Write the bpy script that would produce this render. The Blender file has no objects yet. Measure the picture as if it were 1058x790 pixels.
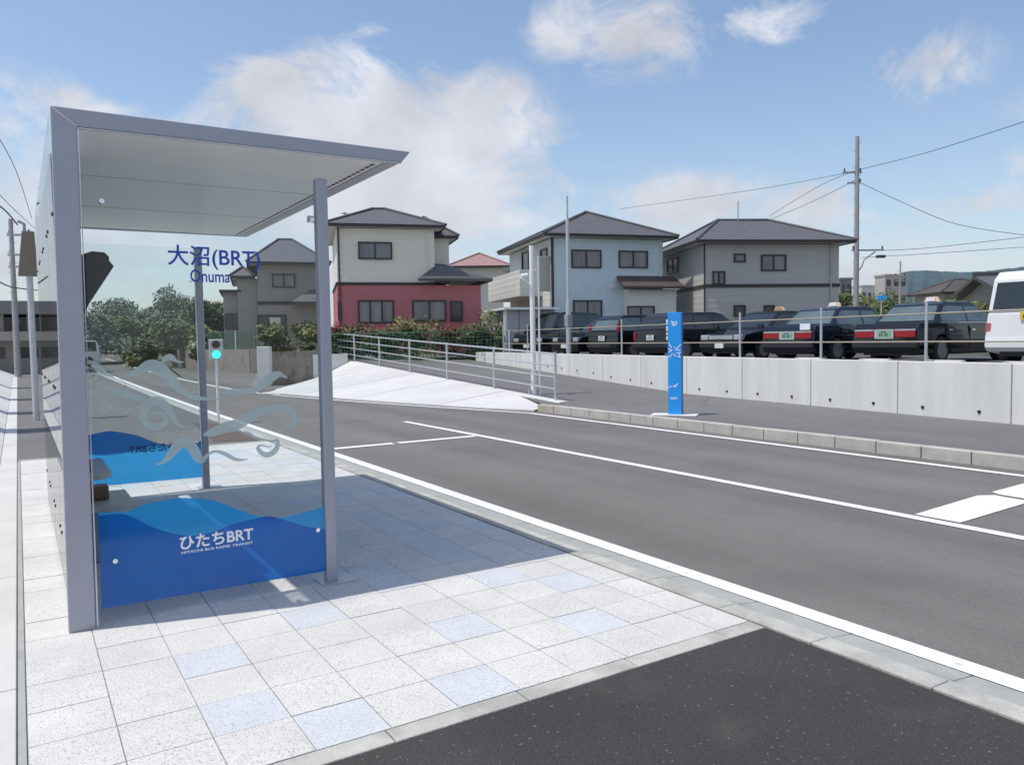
import bpy, bmesh, math, random
from mathutils import Vector, Matrix
from mathutils.geometry import tessellate_polygon
random.seed(7)
S = bpy.context.scene
COL = S.collection
rad = math.radians

# ------------------------------------------------------------------ camera
FPX, CX, CY, EYE = 808.0, 529.0, 395.0, 1.5
R = ((0.84526129, -0.04218394, 0.53268552),
     (-0.53412595, -0.03762923, 0.84456706),
     (-0.01558262, -0.998401, -0.05433807))
cam = bpy.data.cameras.new('camera'); camo = bpy.data.objects.new('camera', cam); COL.objects.link(camo)
right = Vector((R[0][0], R[1][0], R[2][0])); up = -Vector((R[0][1], R[1][1], R[2][1])); back = -Vector((R[0][2], R[1][2], R[2][2]))
m = Matrix((right, up, back)).transposed().to_4x4(); m.translation = Vector((0, 0, EYE))
camo.matrix_world = m
cam.sensor_width = 36; cam.lens = 36 * FPX / 1058; cam.clip_end = 5000; cam.clip_start = .05
S.camera = camo
S.view_settings.view_transform = 'Standard'; S.view_settings.look = 'None'
S.view_settings.exposure = 0.1; S.view_settings.gamma = 1
S.view_settings.use_curve_mapping = False

def ray(px, py):
    v = ((px - CX) / FPX, (py - CY) / FPX, 1.0)
    return Vector([sum(R[i][j] * v[j] for j in range(3)) for i in range(3)])
def on_z(px, py, z=0.0):
    d = ray(px, py); t = (z - EYE) / d.z; return Vector((0, 0, EYE)) + d * t
def on_y(px, py, y):
    d = ray(px, py); return Vector((0, 0, EYE)) + d * (y / d.y)
def at(px, py, D):
    return Vector((0, 0, EYE)) + ray(px, py) * D

# ------------------------------------------------------------------ sky, sun
SUNV = Vector((-1.1, 0.28, 2.72)).normalized()
w = bpy.data.worlds.new('World'); S.world = w; w.use_nodes = True
nt = w.node_tree; N = nt.nodes; L = nt.links
for n in list(N): N.remove(n)
out = N.new('ShaderNodeOutputWorld'); bg = N.new('ShaderNodeBackground')
sky = N.new('ShaderNodeTexSky'); sky.sky_type = 'NISHITA'; sky.sun_disc = False
sky.sun_elevation = math.asin(SUNV.z); sky.sun_rotation = math.atan2(SUNV.x, SUNV.y) % (2 * math.pi)
sky.air_density = 1.1; sky.dust_density = 1.0; sky.ozone_density = 2.4
bg.inputs[1].default_value = 0.148
tc = N.new('ShaderNodeTexCoord')
def mth(op, a, b=None, c=None, clamp=False):
    n = N.new('ShaderNodeMath'); n.operation = op; n.use_clamp = clamp
    for i, v in enumerate((a, b, c)):
        if v is None: continue
        if isinstance(v, (int, float)): n.inputs[i].default_value = v
        else: L.new(v, n.inputs[i])
    return n.outputs[0]
nz = N.new('ShaderNodeTexNoise'); nz.inputs['Scale'].default_value = 6.5; nz.inputs['Detail'].default_value = 9; nz.inputs['Roughness'].default_value = .66; nz.inputs['Distortion'].default_value = .5
mp = N.new('ShaderNodeMapping'); mp.inputs['Scale'].default_value = (1, 1, 1.5); L.new(tc.outputs['Generated'], mp.inputs[0]); L.new(mp.outputs[0], nz.inputs[0])
nz2 = N.new('ShaderNodeTexNoise'); nz2.inputs['Scale'].default_value = 2.2; nz2.inputs['Detail'].default_value = 5; L.new(mp.outputs[0], nz2.inputs[0])
clouds = [  # pixel of centre, half width, half height, density
    (395, 155, 165, 85, 1.45), (285, 110, 62, 44, 1.2), (470, 205, 125, 50, 1.25), (330, 215, 200, 45, 1.0),
    (60, 140, 110, 50, .62), (30, 220, 90, 60, .7), (210, 180, 80, 60, .45),
    (655, 38, 85, 42, .62), (590, 28, 45, 34, .6), (785, 22, 58, 24, .66), (385, 22, 40, 22, .45),
    (950, 70, 55, 34, .5), (1030, 208, 75, 17, .82), (700, 208, 110, 30, .62), (840, 215, 80, 26, .6), (930, 285, 130, 26, .72), (520, 285, 300, 40, .6), (760, 270, 260, 34, .5), (120, 250, 200, 50, .62), (430, 110, 60, 50, .7),
    (560, 240, 200, 40, .5), (-300, 150, 220, 90, .9), (1400, 120, 220, 70, .9)]
acc = None
for (px, py, rx, ry, st) in clouds:
    d = ray(px, py).normalized()
    sub = N.new('ShaderNodeVectorMath'); sub.operation = 'SUBTRACT'; L.new(tc.outputs['Generated'], sub.inputs[0]); sub.inputs[1].default_value = d
    sc = N.new('ShaderNodeVectorMath'); sc.operation = 'MULTIPLY'; L.new(sub.outputs[0], sc.inputs[0])
    k = FPX / rx; sc.inputs[1].default_value = (k, k, FPX / ry)
    ln = N.new('ShaderNodeVectorMath'); ln.operation = 'LENGTH'; L.new(sc.outputs[0], ln.inputs[0])
    v = mth('MULTIPLY', mth('SUBTRACT', 1.25, ln.outputs['Value'], clamp=True), st)
    acc = v if acc is None else mth('MAXIMUM', acc, v)
# a scattered field of clouds for the part of the sky behind and above
bk = N.new('ShaderNodeVectorMath'); bk.operation = 'DOT_PRODUCT'; L.new(tc.outputs['Generated'], bk.inputs[0]); bk.inputs[1].default_value = (-back * -1.0)
field = mth('MULTIPLY', mth('SUBTRACT', 0.25, mth('MULTIPLY', bk.outputs['Value'], -1.0)), 1.0, clamp=True)
field = mth('MULTIPLY', field, mth('MULTIPLY', mth('SUBTRACT', nz2.outputs['Fac'], .42), 5.0, clamp=True))
acc = mth('MAXIMUM', acc, mth('MULTIPLY', field, .9))
dens = mth('ADD', acc, mth('MULTIPLY', mth('SUBTRACT', nz.outputs['Fac'], .5), 3.4))
cov = mth('MULTIPLY', mth('SUBTRACT', dens, .14), 1.6, clamp=True)
cov = mth('MULTIPLY', cov, mth('MULTIPLY', acc, 3.0, clamp=True))
nz3 = N.new('ShaderNodeTexNoise'); nz3.inputs['Scale'].default_value = 9; nz3.inputs['Detail'].default_value = 6
off3 = N.new('ShaderNodeVectorMath'); off3.operation = 'ADD'; off3.inputs[1].default_value = (.012, .0, -.05); L.new(mp.outputs[0], off3.inputs[0]); L.new(off3.outputs[0], nz3.inputs[0])
sh = mth('ADD', mth('MULTIPLY_ADD', nz2.outputs['Fac'], 1.6, 3.1), mth('MULTIPLY', mth('SUBTRACT', nz3.outputs['Fac'], .35), 3.6))
cc = N.new('ShaderNodeCombineColor'); L.new(mth('MULTIPLY', sh, 1.0), cc.inputs[0]); L.new(mth('MULTIPLY', sh, 1.03), cc.inputs[1]); L.new(mth('MULTIPLY', sh, 1.13), cc.inputs[2])
mx = N.new('ShaderNodeMix'); mx.data_type = 'RGBA'; L.new(mth('MULTIPLY', cov, .93), mx.inputs[0]); L.new(sky.outputs[0], mx.inputs[6]); L.new(cc.outputs[0], mx.inputs[7])
sep = N.new('ShaderNodeSeparateXYZ'); L.new(tc.outputs['Generated'], sep.inputs[0])
hz = mth('MULTIPLY', mth('POWER', mth('SUBTRACT', 1.0, mth('MULTIPLY', sep.outputs[2], 3.2), clamp=True), 2.0), .6)
mh = N.new('ShaderNodeMix'); mh.data_type = 'RGBA'; L.new(hz, mh.inputs[0]); L.new(mx.outputs[2], mh.inputs[6]); mh.inputs[7].default_value = (3.6, 4.0, 4.7, 1)
hs = N.new('ShaderNodeHueSaturation'); hs.inputs['Saturation'].default_value = .96; L.new(mh.outputs[2], hs.inputs['Color'])
L.new(hs.outputs[0], bg.inputs[0]); L.new(bg.outputs[0], out.inputs[0])

sl = bpy.data.lights.new('sun', 'SUN'); sl.energy = 3.3; sl.angle = rad(.53); sl.color = (1, .945, .87)
so = bpy.data.objects.new('sun', sl); COL.objects.link(so); so.rotation_euler = SUNV.to_track_quat('Z', 'Y').to_euler()
so.location = (-20, 5, 50)

# ------------------------------------------------------------------ materials
MATS = {}
def pm(name, col, rough=.6, var=.12, scale=6.0, metal=0.0, bump=0.0, bscale=60.0, fine=0.0, fscale=180.0, spec=None, emit=None, stretch=None, dirt=None):
    if name in MATS: return MATS[name]
    ma = bpy.data.materials.new(name); ma.use_nodes = True; t = ma.node_tree; n = t.nodes; b = n['Principled BSDF']
    b.inputs['Roughness'].default_value = rough; b.inputs['Metallic'].default_value = metal
    if spec is not None: b.inputs['Specular IOR Level'].default_value = spec
    tcn = n.new('ShaderNodeTexCoord'); src = tcn.outputs['Object']
    if stretch:
        mpn = n.new('ShaderNodeMapping'); mpn.inputs['Scale'].default_value = stretch; t.links.new(src, mpn.inputs[0]); src = mpn.outputs[0]
    a = n.new('ShaderNodeTexNoise'); a.inputs['Scale'].default_value = scale; a.inputs['Detail'].default_value = 6; a.inputs['Roughness'].default_value = .65; t.links.new(src, a.inputs[0])
    r = n.new('ShaderNodeMapRange'); r.inputs[1].default_value = .3; r.inputs[2].default_value = .7; r.inputs[3].default_value = 1 - var; r.inputs[4].default_value = 1 + var; t.links.new(a.outputs['Fac'], r.inputs[0])
    f = r.outputs[0]
    if fine:
        a2 = n.new('ShaderNodeTexNoise'); a2.inputs['Scale'].default_value = fscale; a2.inputs['Detail'].default_value = 2; t.links.new(tcn.outputs['Object'], a2.inputs[0])
        r2 = n.new('ShaderNodeMapRange'); r2.inputs[1].default_value = .3; r2.inputs[2].default_value = .7; r2.inputs[3].default_value = 1 - fine; r2.inputs[4].default_value = 1 + fine; t.links.new(a2.outputs['Fac'], r2.inputs[0])
        mm = n.new('ShaderNodeMath'); mm.operation = 'MULTIPLY'; t.links.new(f, mm.inputs[0]); t.links.new(r2.outputs[0], mm.inputs[1]); f = mm.outputs[0]
    vm = n.new('ShaderNodeVectorMath'); vm.operation = 'SCALE'; vm.inputs[0].default_value = col[:3]; t.links.new(f, vm.inputs['Scale'])
    cout = vm.outputs[0]
    if dirt:   # (colour, threshold, scale): stains with a shape of their own
        dn = n.new('ShaderNodeTexNoise'); dn.inputs['Scale'].default_value = dirt[2]; dn.inputs['Detail'].default_value = 8; t.links.new(src, dn.inputs[0])
        dr = n.new('ShaderNodeMapRange'); dr.inputs[1].default_value = dirt[1]; dr.inputs[2].default_value = dirt[1] + .14; dr.inputs[4].default_value = .75; t.links.new(dn.outputs['Fac'], dr.inputs[0])
        dm = n.new('ShaderNodeMix'); dm.data_type = 'RGBA'; t.links.new(dr.outputs[0], dm.inputs[0]); t.links.new(cout, dm.inputs[6]); dm.inputs[7].default_value = (*dirt[0], 1); cout = dm.outputs[2]
    t.links.new(cout, b.inputs['Base Color'])
    if bump:
        bn = n.new('ShaderNodeTexNoise'); bn.inputs['Scale'].default_value = bscale; bn.inputs['Detail'].default_value = 3; t.links.new(src, bn.inputs[0])
        bb = n.new('ShaderNodeBump'); bb.inputs['Strength'].default_value = bump; bb.inputs['Distance'].default_value = .02; t.links.new(bn.outputs['Fac'], bb.inputs['Height']); t.links.new(bb.outputs[0], b.inputs['Normal'])
    if emit:
        b.inputs['Emission Color'].default_value = (*emit[0], 1); b.inputs['Emission Strength'].default_value = emit[1]
    MATS[name] = ma; return ma

def glassmat(name, tint=(.93, .97, .95), ior=1.5, haze=0.0, hazecol=(.6, .65, .65), rough=0.0):
    ma = bpy.data.materials.new(name); ma.use_nodes = True; t = ma.node_tree; n = t.nodes; n.clear()
    o = n.new('ShaderNodeOutputMaterial'); tr = n.new('ShaderNodeBsdfTransparent'); tr.inputs[0].default_value = (*tint, 1)
    gl = n.new('ShaderNodeBsdfGlossy'); gl.inputs['Roughness'].default_value = rough
    fr = n.new('ShaderNodeFresnel'); fr.inputs[0].default_value = ior
    ge = n.new('ShaderNodeNewGeometry'); iv = n.new('ShaderNodeMath'); iv.operation = 'SUBTRACT'; iv.inputs[0].default_value = 1; t.links.new(ge.outputs['Backfacing'], iv.inputs[1])
    mu = n.new('ShaderNodeMath'); mu.operation = 'MULTIPLY'; t.links.new(fr.outputs[0], mu.inputs[0]); t.links.new(iv.outputs[0], mu.inputs[1])
    base = tr
    if haze:
        df = n.new('ShaderNodeBsdfDiffuse'); df.inputs[0].default_value = (*hazecol, 1)
        tl = n.new('ShaderNodeBsdfTranslucent'); tl.inputs[0].default_value = (*hazecol, 1)
        m0 = n.new('ShaderNodeMixShader'); m0.inputs[0].default_value = .5; t.links.new(df.outputs[0], m0.inputs[1]); t.links.new(tl.outputs[0], m0.inputs[2])
        m1 = n.new('ShaderNodeMixShader'); m1.inputs[0].default_value = haze; t.links.new(tr.outputs[0], m1.inputs[1]); t.links.new(m0.outputs[0], m1.inputs[2]); base = m1
    m2 = n.new('ShaderNodeMixShader'); t.links.new(mu.outputs[0], m2.inputs[0]); t.links.new(base.outputs[0], m2.inputs[1]); t.links.new(gl.outputs[0], m2.inputs[2])
    t.links.new(m2.outputs[0], o.inputs[0]); MATS[name] = ma; return ma

def tilemat(name, col, speck):
    ma = pm(name, col, .75, .07, 3.0, fine=.10, fscale=130)
    t = ma.node_tree; n = t.nodes; b = n['Principled BSDF']; link = b.inputs['Base Color'].links[0].from_socket
    tcn = n.new('ShaderNodeTexCoord'); v = n.new('ShaderNodeTexNoise'); v.inputs['Scale'].default_value = 150; v.inputs['Detail'].default_value = 1; t.links.new(tcn.outputs['Object'], v.inputs[0])
    r = n.new('ShaderNodeMapRange'); r.inputs[1].default_value = .60; r.inputs[2].default_value = .68; t.links.new(v.outputs['Fac'], r.inputs[0])
    x = n.new('ShaderNodeMix'); x.data_type = 'RGBA'; t.links.new(r.outputs[0], x.inputs[0]); t.links.new(link, x.inputs[6]); x.inputs[7].default_value = (*speck, 1)
    t.links.new(x.outputs[2], b.inputs['Base Color']); return ma

STEEL = pm('shelter_steel', (.36, .37, .43), .42, .03, 3, metal=.25)
SEAM_ = 0
SOFFIT = pm('soffit', (.80, .80, .75), .35, .03, 2)
GALV = pm('galvanised', (.52, .53, .55), .45, .1, 8, metal=.5)
GALVD = pm('weathered_galvanised', (.33, .34, .36), .5, .12, 8, metal=.4)
BEIGEM = pm('beige_rail', (.4, .35, .26), .5, .08, 8)
WHITEM = pm('white_paint_metal', (.75, .76, .75), .45, .05, 8)
ASPH = pm('old_asphalt', (.154, .145, .136), .85, .1, .6, bump=.35, bscale=120, fine=.2, fscale=110, dirt=((.118, .113, .108), .58, .5))
ASPD = pm('fresh_asphalt', (.042, .038, .036), .8, .14, 1.3, bump=.5, bscale=110, fine=.32, fscale=120, dirt=((.075, .068, .062), .6, 1.6))
ASPP = pm('pavement_asphalt', (.15, .148, .146), .88, .08, 1.0, bump=.3, bscale=120, fine=.14, fscale=100)
CONC = pm('concrete', (.56, .555, .53), .8, .07, 1.6, bump=.15, bscale=40, fine=.05, dirt=((.46, .45, .42), .58, 1.1))
CONW = pm('new_concrete', (.58, .58, .565), .8, .05, 1.2, bump=.1, fine=.04)
CONG = pm('gutter_concrete', (.36, .37, .35), .8, .14, 3.5, bump=.2, fine=.1, dirt=((.26, .27, .26), .55, 3.5))
CONK = pm('kerb_concrete', (.42, .42, .385), .8, .16, 4, bump=.2, fine=.1, dirt=((.32, .32, .29), .52, 5))
KERBA = pm('kerb_grey', (.45, .44, .4), .8, .15, 5); KERBB = pm('kerb_brown', (.44, .38, .32), .8, .15, 5)
WALLC = pm('wall_concrete', (.68, .68, .655), .8, .06, 1.5, bump=.12, bscale=30, fine=.04, dirt=((.56, .56, .53), .6, 1.3), stretch=(1, 1, .35))
PAINT = pm('road_paint', (.78, .78, .78), .6, .05, 4, fine=.12, fscale=60, dirt=((.42, .42, .41), .6, 14))
TILEW = tilemat('white_granite_tile', (.61, .60, .575), (.3, .29, .28))
TILEB = tilemat('blue_granite_tile', (.55, .575, .60), (.29, .32, .36))
TILEG = tilemat('grey_granite_tile', (.58, .57, .55), (.25, .25, .25))
JOINT = pm('joint', (.32, .32, .3), .9, .1)
DARK = pm('black_plastic', (.02, .02, .022), .5, .1)
RUB = pm('rubber', (.025, .025, .026), .8, .1)
RIM = pm('wheel_rim', (.3, .31, .32), .35, .1, metal=.5)
CHROME = pm('chrome', (.7, .7, .72), .12, .02, metal=1)
GLASS = glassmat('clear_glass', (.95, .975, .975))
GLASSB = glassmat('back_glass', (.30, .31, .31), haze=.5, hazecol=(.33, .34, .35), rough=.01)
FILMD = glassmat('film_deep_blue', (.03, .22, .75), haze=.6, hazecol=(.008, .24, .80), rough=.1)
FILML = glassmat('film_light_blue', (.08, .42, .8), haze=.75, hazecol=(.05, .48, .98), rough=.1)
FROST = glassmat('frosted_decal', (.75, .82, .82), haze=.85, hazecol=(.64, .74, .72), rough=.3)
TXBLUE = pm('letter_blue', (.02, .07, .4), .5, .02); TXWHITE = pm('letter_white', (.85, .86, .88), .5, .02)
SIGNB = pm('sign_blue', (.02, .33, .85), .35, .02)
SIGND = pm('sign_blue_side', (.012, .07, .33), .4, .02)
WINF = pm('window_frame_dark', (.035, .03, .03), .4, .1)
def panemat(name, col):
    ma = pm(name, col, .08, .35, 1.2, stretch=(1.5, 1.5, .25)); return ma
PANE = panemat('house_window_glass', (.20, .20, .21)); PANED = panemat('house_window_dark', (.05, .055, .06))
CARG = pm('car_glass', (.02, .028, .03), .04, .2, 1, spec=.8); CARGL = pm('car_glass_light', (.10, .14, .15), .05, .3, 1, spec=.8)
CARBLK = pm('car_black', (.007, .008, .011), .07, .1, 2, spec=.6); CARNAVY = pm('car_navy', (.007, .010, .024), .07, .1, 2, spec=.6)
CARWHT = pm('car_white', (.75, .76, .76), .2, .03, 2); CARGRY = pm('car_grey', (.02, .022, .028), .18, .1, 2)
REDL = pm('tail_lamp_red', (.32, .01, .018), .2, .15, 6); CLEARL = pm('lamp_clear', (.42, .42, .45), .1, .15, 8)
PLATEG = pm('plate_green', (.25, .42, .33), .5, .1, 20); PLATEW = pm('plate_white', (.7, .7, .68), .5, .05); PLATEY = pm('plate_yellow', (.75, .5, .06), .5, .05)
ORANGE = pm('lamp_orange', (.72, .5, .28), .4, .05)
WOOD = pm('bench_wood', (.16, .09, .05), .6, .2, 8, stretch=(1, 6, 1))
LEAF1 = pm('leaf_dark', (.035, .06, .018), .7, .35, 1.5); LEAF2 = pm('leaf_mid', (.07, .11, .03), .7, .3, 1.5); LEAF3 = pm('leaf_yellow', (.17, .17, .04), .7, .3, 1.5); LEAF4 = pm('leaf_red', (.2, .035, .025), .7, .3, 2)
LEAFF = pm('leaf_far_hazed', (.12, .155, .12), .8, .3, .8); BARK = pm('bark', (.09, .07, .05), .9, .2, 10)  # far leaves paled, the haze over them is put into the colour

def tracks(ma, sc, lo, hi):
    t = ma.node_tree; n = t.nodes; b = n['Principled BSDF']; src = b.inputs['Base Color'].links[0].from_socket
    tcn = n.new('ShaderNodeTexCoord'); mpn = n.new('ShaderNodeMapping'); mpn.inputs['Scale'].default_value = sc; t.links.new(tcn.outputs['Object'], mpn.inputs[0])
    a = n.new('ShaderNodeTexNoise'); a.inputs['Scale'].default_value = 1; a.inputs['Detail'].default_value = 4; t.links.new(mpn.outputs[0], a.inputs[0])
    r = n.new('ShaderNodeMapRange'); r.inputs[1].default_value = .35; r.inputs[2].default_value = .65; r.inputs[3].default_value = lo; r.inputs[4].default_value = hi; t.links.new(a.outputs['Fac'], r.inputs[0])
    v = n.new('ShaderNodeVectorMath'); v.operation = 'SCALE'; t.links.new(src, v.inputs[0]); t.links.new(r.outputs[0], v.inputs['Scale']); t.links.new(v.outputs[0], b.inputs['Base Color'])
def cracks(ma, sc, width, col):
    t = ma.node_tree; n = t.nodes; b = n['Principled BSDF']; src = b.inputs['Base Color'].links[0].from_socket
    tcn = n.new('ShaderNodeTexCoord'); ns = n.new('ShaderNodeTexNoise'); ns.inputs['Scale'].default_value = sc * 1.5; ns.inputs['Detail'].default_value = 4; t.links.new(tcn.outputs['Object'], ns.inputs[0])
    ad = n.new('ShaderNodeMix'); ad.data_type = 'VECTOR'; ad.inputs[0].default_value = .25; t.links.new(tcn.outputs['Object'], ad.inputs[4]); t.links.new(ns.outputs['Color'], ad.inputs[5])
    vo = n.new('ShaderNodeTexVoronoi'); vo.feature = 'DISTANCE_TO_EDGE'; vo.inputs['Scale'].default_value = sc; t.links.new(ad.outputs[1], vo.inputs['Vector'])
    r = n.new('ShaderNodeMapRange'); r.inputs[1].default_value = 0; r.inputs[2].default_value = width; r.inputs[3].default_value = .6; r.inputs[4].default_value = 0; t.links.new(vo.outputs['Distance'], r.inputs[0])
    m3 = n.new('ShaderNodeTexNoise'); m3.inputs['Scale'].default_value = sc * .8; t.links.new(tcn.outputs['Object'], m3.inputs[0])
    r3 = n.new('ShaderNodeMapRange'); r3.inputs[1].default_value = .5; r3.inputs[2].default_value = .6; t.links.new(m3.outputs['Fac'], r3.inputs[0])
    mu = n.new('ShaderNodeMath'); mu.operation = 'MULTIPLY'; t.links.new(r.outputs[0], mu.inputs[0]); t.links.new(r3.outputs[0], mu.inputs[1])
    x = n.new('ShaderNodeMix'); x.data_type = 'RGBA'; t.links.new(mu.outputs[0], x.inputs[0]); t.links.new(src, x.inputs[6]); x.inputs[7].default_value = (*col, 1); t.links.new(x.outputs[2], b.inputs['Base Color'])
def grit(ma, sc, thr, col):   # scattered pale stones or dark specks
    t = ma.node_tree; n = t.nodes; b = n['Principled BSDF']; src = b.inputs['Base Color'].links[0].from_socket
    tcn = n.new('ShaderNodeTexCoord'); ns = n.new('ShaderNodeTexNoise'); ns.inputs['Scale'].default_value = sc; ns.inputs['Detail'].default_value = 0; t.links.new(tcn.outputs['Object'], ns.inputs[0])
    r = n.new('ShaderNodeMapRange'); r.inputs[1].default_value = thr; r.inputs[2].default_value = thr + .02; t.links.new(ns.outputs['Fac'], r.inputs[0])
    x = n.new('ShaderNodeMix'); x.data_type = 'RGBA'; t.links.new(r.outputs[0], x.inputs[0]); t.links.new(src, x.inputs[6]); x.inputs[7].default_value = (*col, 1); t.links.new(x.outputs[2], b.inputs['Base Color'])
tracks(ASPH, (1.1, .05, 1), .86, 1.13); grit(ASPH, 70, .77, (.09, .086, .08)); grit(ASPD, 60, .785, (.16, .15, .14)); grit(ASPH, 70, .79, (.21, .2, .19))
tracks(WALLC, (3.5, 3.5, .25), .93, 1.05); tracks(CONW, (.5, .5, .5), .92, 1.05); tracks(TILEW, (.9, 1.3, 1), .93, 1.05); tracks(CONK, (2, 2, 2), .9, 1.1)
tracks(ASPP, (.8, .15, 1), .92, 1.08); tracks(ASPD, (.9, .35, 1), .88, 1.15); cracks(ASPP, .35, .006, (.07, .07, .068))
def roofmat(name, col, sc=3.2):
    ma = pm(name, col, .55, .12, 2.5, dirt=((col[0] * .7, col[1] * .7, col[2] * .7), .6, 2.0)); t = ma.node_tree; n = t.nodes
    tcn = n.new('ShaderNodeTexCoord'); wv = n.new('ShaderNodeTexWave'); wv.bands_direction = 'Z'; wv.inputs['Scale'].default_value = sc; wv.wave_profile = 'SAW'
    t.links.new(tcn.outputs['Object'], wv.inputs[0]); bb = n.new('ShaderNodeBump'); bb.inputs['Strength'].default_value = .5; bb.inputs['Distance'].default_value = .04
    t.links.new(wv.outputs['Fac'], bb.inputs['Height']); t.links.new(bb.outputs[0], n['Principled BSDF'].inputs['Normal']); return ma
ROOFD = roofmat('roof_tile_grey', (.105, .105, .115)); ROOFR = roofmat('roof_tile_red', (.33, .2, .195)); ROOFB = roofmat('roof_tile_brown', (.085, .07, .062))
def sidmat(name, col):
    ma = pm(name, col, .8, .05, 1.0, dirt=((col[0] * .85, col[1] * .85, col[2] * .83), .62, .9)); t = ma.node_tree; n = t.nodes
    tcn = n.new('ShaderNodeTexCoord'); wv = n.new('ShaderNodeTexWave'); wv.bands_direction = 'Z'; wv.inputs['Scale'].default_value = 1.1
    t.links.new(tcn.outputs['Object'], wv.inputs[0]); bb = n.new('ShaderNodeBump'); bb.inputs['Strength'].default_value = .25; bb.inputs['Distance'].default_value = .02
    t.links.new(wv.outputs['Fac'], bb.inputs['Height']); t.links.new(bb.outputs[0], n['Principled BSDF'].inputs['Normal']); return ma
CREAM = sidmat('siding_cream', (0.74, 0.71, 0.62)); REDW = sidmat('siding_red', (0.47, 0.165, 0.175)); SKYW = sidmat('siding_sky_blue', (0.56, 0.67, 0.71)); GREYW = sidmat('siding_grey', (0.46, 0.45, 0.43))
BROWNW = sidmat('siding_brown', (0.31, 0.295, 0.265)); BEIGEW = sidmat('siding_beige', (0.62, 0.61, 0.56)); PALEW = sidmat('siding_pale', (0.68, 0.7, 0.65)); TRIM = pm('trim_dark', (.045, .04, .04), .6, .1)
SHEDW = sidmat('shed_grey', (0.42, 0.42, 0.45))
GREENN = pm('green_net', (.05, .16, .10), .7, .15, 3)
BLOCK = pm('block_wall', (.27, .24, .215), .9, .14, 1.5, dirt=((.16, .14, .12), .55, 1.6), bump=.2)
HILL = pm('hill_wood_hazed', (.055, .095, .11), .9, .25, .03, bump=.5, bscale=.2)  # bluish distance haze is mixed into the hill's green
POLEC = pm('pole_concrete', (.33, .33, .33), .8, .1, 3); WIREM = pm('wire_black', (.04, .04, .045), .6, .05)
SOIL = pm('soil', (.12, .09, .075), .9, .25, 8)

# ------------------------------------------------------------------ mesh helpers
class MB:
    def __init__(s): s.v = []; s.f = []; s.mi = []; s.i = 0
    def mat(s, i): s.i = i; return s
    def add(s, vs, fs):
        o = len(s.v); s.v += [tuple(x) for x in vs]
        for f in fs: s.f.append([a + o for a in f]); s.mi.append(s.i)
        return s
    def box(s, x0, x1, y0, y1, z0, z1):
        return s.add([(x0, y0, z0), (x1, y0, z0), (x1, y1, z0), (x0, y1, z0), (x0, y0, z1), (x1, y0, z1), (x1, y1, z1), (x0, y1, z1)],
                     [(0, 3, 2, 1), (4, 5, 6, 7), (0, 1, 5, 4), (1, 2, 6, 5), (2, 3, 7, 6), (3, 0, 4, 7)])
    def bar(s, p, q, wd, h, z0=None):   # horizontal bar from p to q, width wd, height h, centred
        p = Vector(p); q = Vector(q); d = (q - p); n = Vector((-d.y, d.x, 0)).normalized() * wd / 2; u = Vector((0, 0, h / 2))
        vs = [p - n - u, p + n - u, p + n + u, p - n + u, q - n - u, q + n - u, q + n + u, q - n + u]
        return s.add(vs, [(0, 1, 2, 3), (7, 6, 5, 4), (0, 4, 5, 1), (1, 5, 6, 2), (2, 6, 7, 3), (3, 7, 4, 0)])
    def tube(s, pts, r, seg=8, r1=None, caps=True):
        pts = [Vector(p) for p in pts]; n = len(pts); r1 = r if r1 is None else r1; rings = []
        for i, p in enumerate(pts):
            d = (pts[min(i + 1, n - 1)] - pts[max(i - 1, 0)]).normalized()
            a = d.cross(Vector((0, 0, 1))) if abs(d.z) < .9 else d.cross(Vector((1, 0, 0))); a.normalize(); b = d.cross(a)
            rr = r + (r1 - r) * i / max(1, n - 1)
            rings.append([p + (a * math.cos(t) + b * math.sin(t)) * rr for t in [2 * math.pi * k / seg for k in range(seg)]])
        vs = [v for g in rings for v in g]; fs = []
        for i in range(n - 1):
            for k in range(seg): fs.append((i * seg + k, i * seg + (k + 1) % seg, (i + 1) * seg + (k + 1) % seg, (i + 1) * seg + k))
        if caps: fs.append(tuple(range(seg))[::-1]); fs.append(tuple((n - 1) * seg + k for k in range(seg)))
        return s.add(vs, fs)
    def poly(s, pts, thick=0, axis=Vector((0, 0, -1))):
        pts = [Vector(p) for p in pts]; n = len(pts)
        tri = tessellate_polygon([pts])
        if not thick: return s.add(pts, [tuple(t) for t in tri])
        q = [p + axis * thick for p in pts]
        fs = [tuple(t) for t in tri] + [tuple(n + a for a in t[::-1]) for t in tri] + [(i, (i + 1) % n, n + (i + 1) % n, n + i) for i in range(n)]
        return s.add(pts + q, fs)
    def build(s, name, mats, parent=None, smooth=False, bevel=0, loc=None, fix=True):
        me = bpy.data.meshes.new(name); me.from_pydata(s.v, [], s.f)
        if not isinstance(mats, (list, tuple)): mats = [mats]
        for a in mats: me.materials.append(a)
        for p, i in zip(me.polygons, s.mi): p.material_index = i; p.use_smooth = smooth
        if fix:
            bm = bmesh.new(); bm.from_mesh(me); bmesh.ops.recalc_face_normals(bm, faces=bm.faces); bm.to_mesh(me); bm.free()
        o = bpy.data.objects.new(name, me); COL.objects.link(o)
        if parent is not None: o.parent = parent
        if loc is not None: o.location = loc
        if bevel:
            b = o.modifiers.new('bevel', 'BEVEL'); b.width = bevel; b.segments = 2; b.limit_method = 'ANGLE'; b.angle_limit = rad(35)
        return o
def tag(o, label=None, cat=None, group=None, kind=None):
    if label: o['label'] = label
    if cat: o['category'] = cat
    if group: o['group'] = group
    if kind: o['kind'] = kind
    return o
def empty(name, loc, rz, label, cat, group=None):
    o = bpy.data.objects.new(name, None); COL.objects.link(o); o.location = loc; o.rotation_euler = (0, 0, rz); o.empty_display_size = .2
    return tag(o, label, cat, group)
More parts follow.
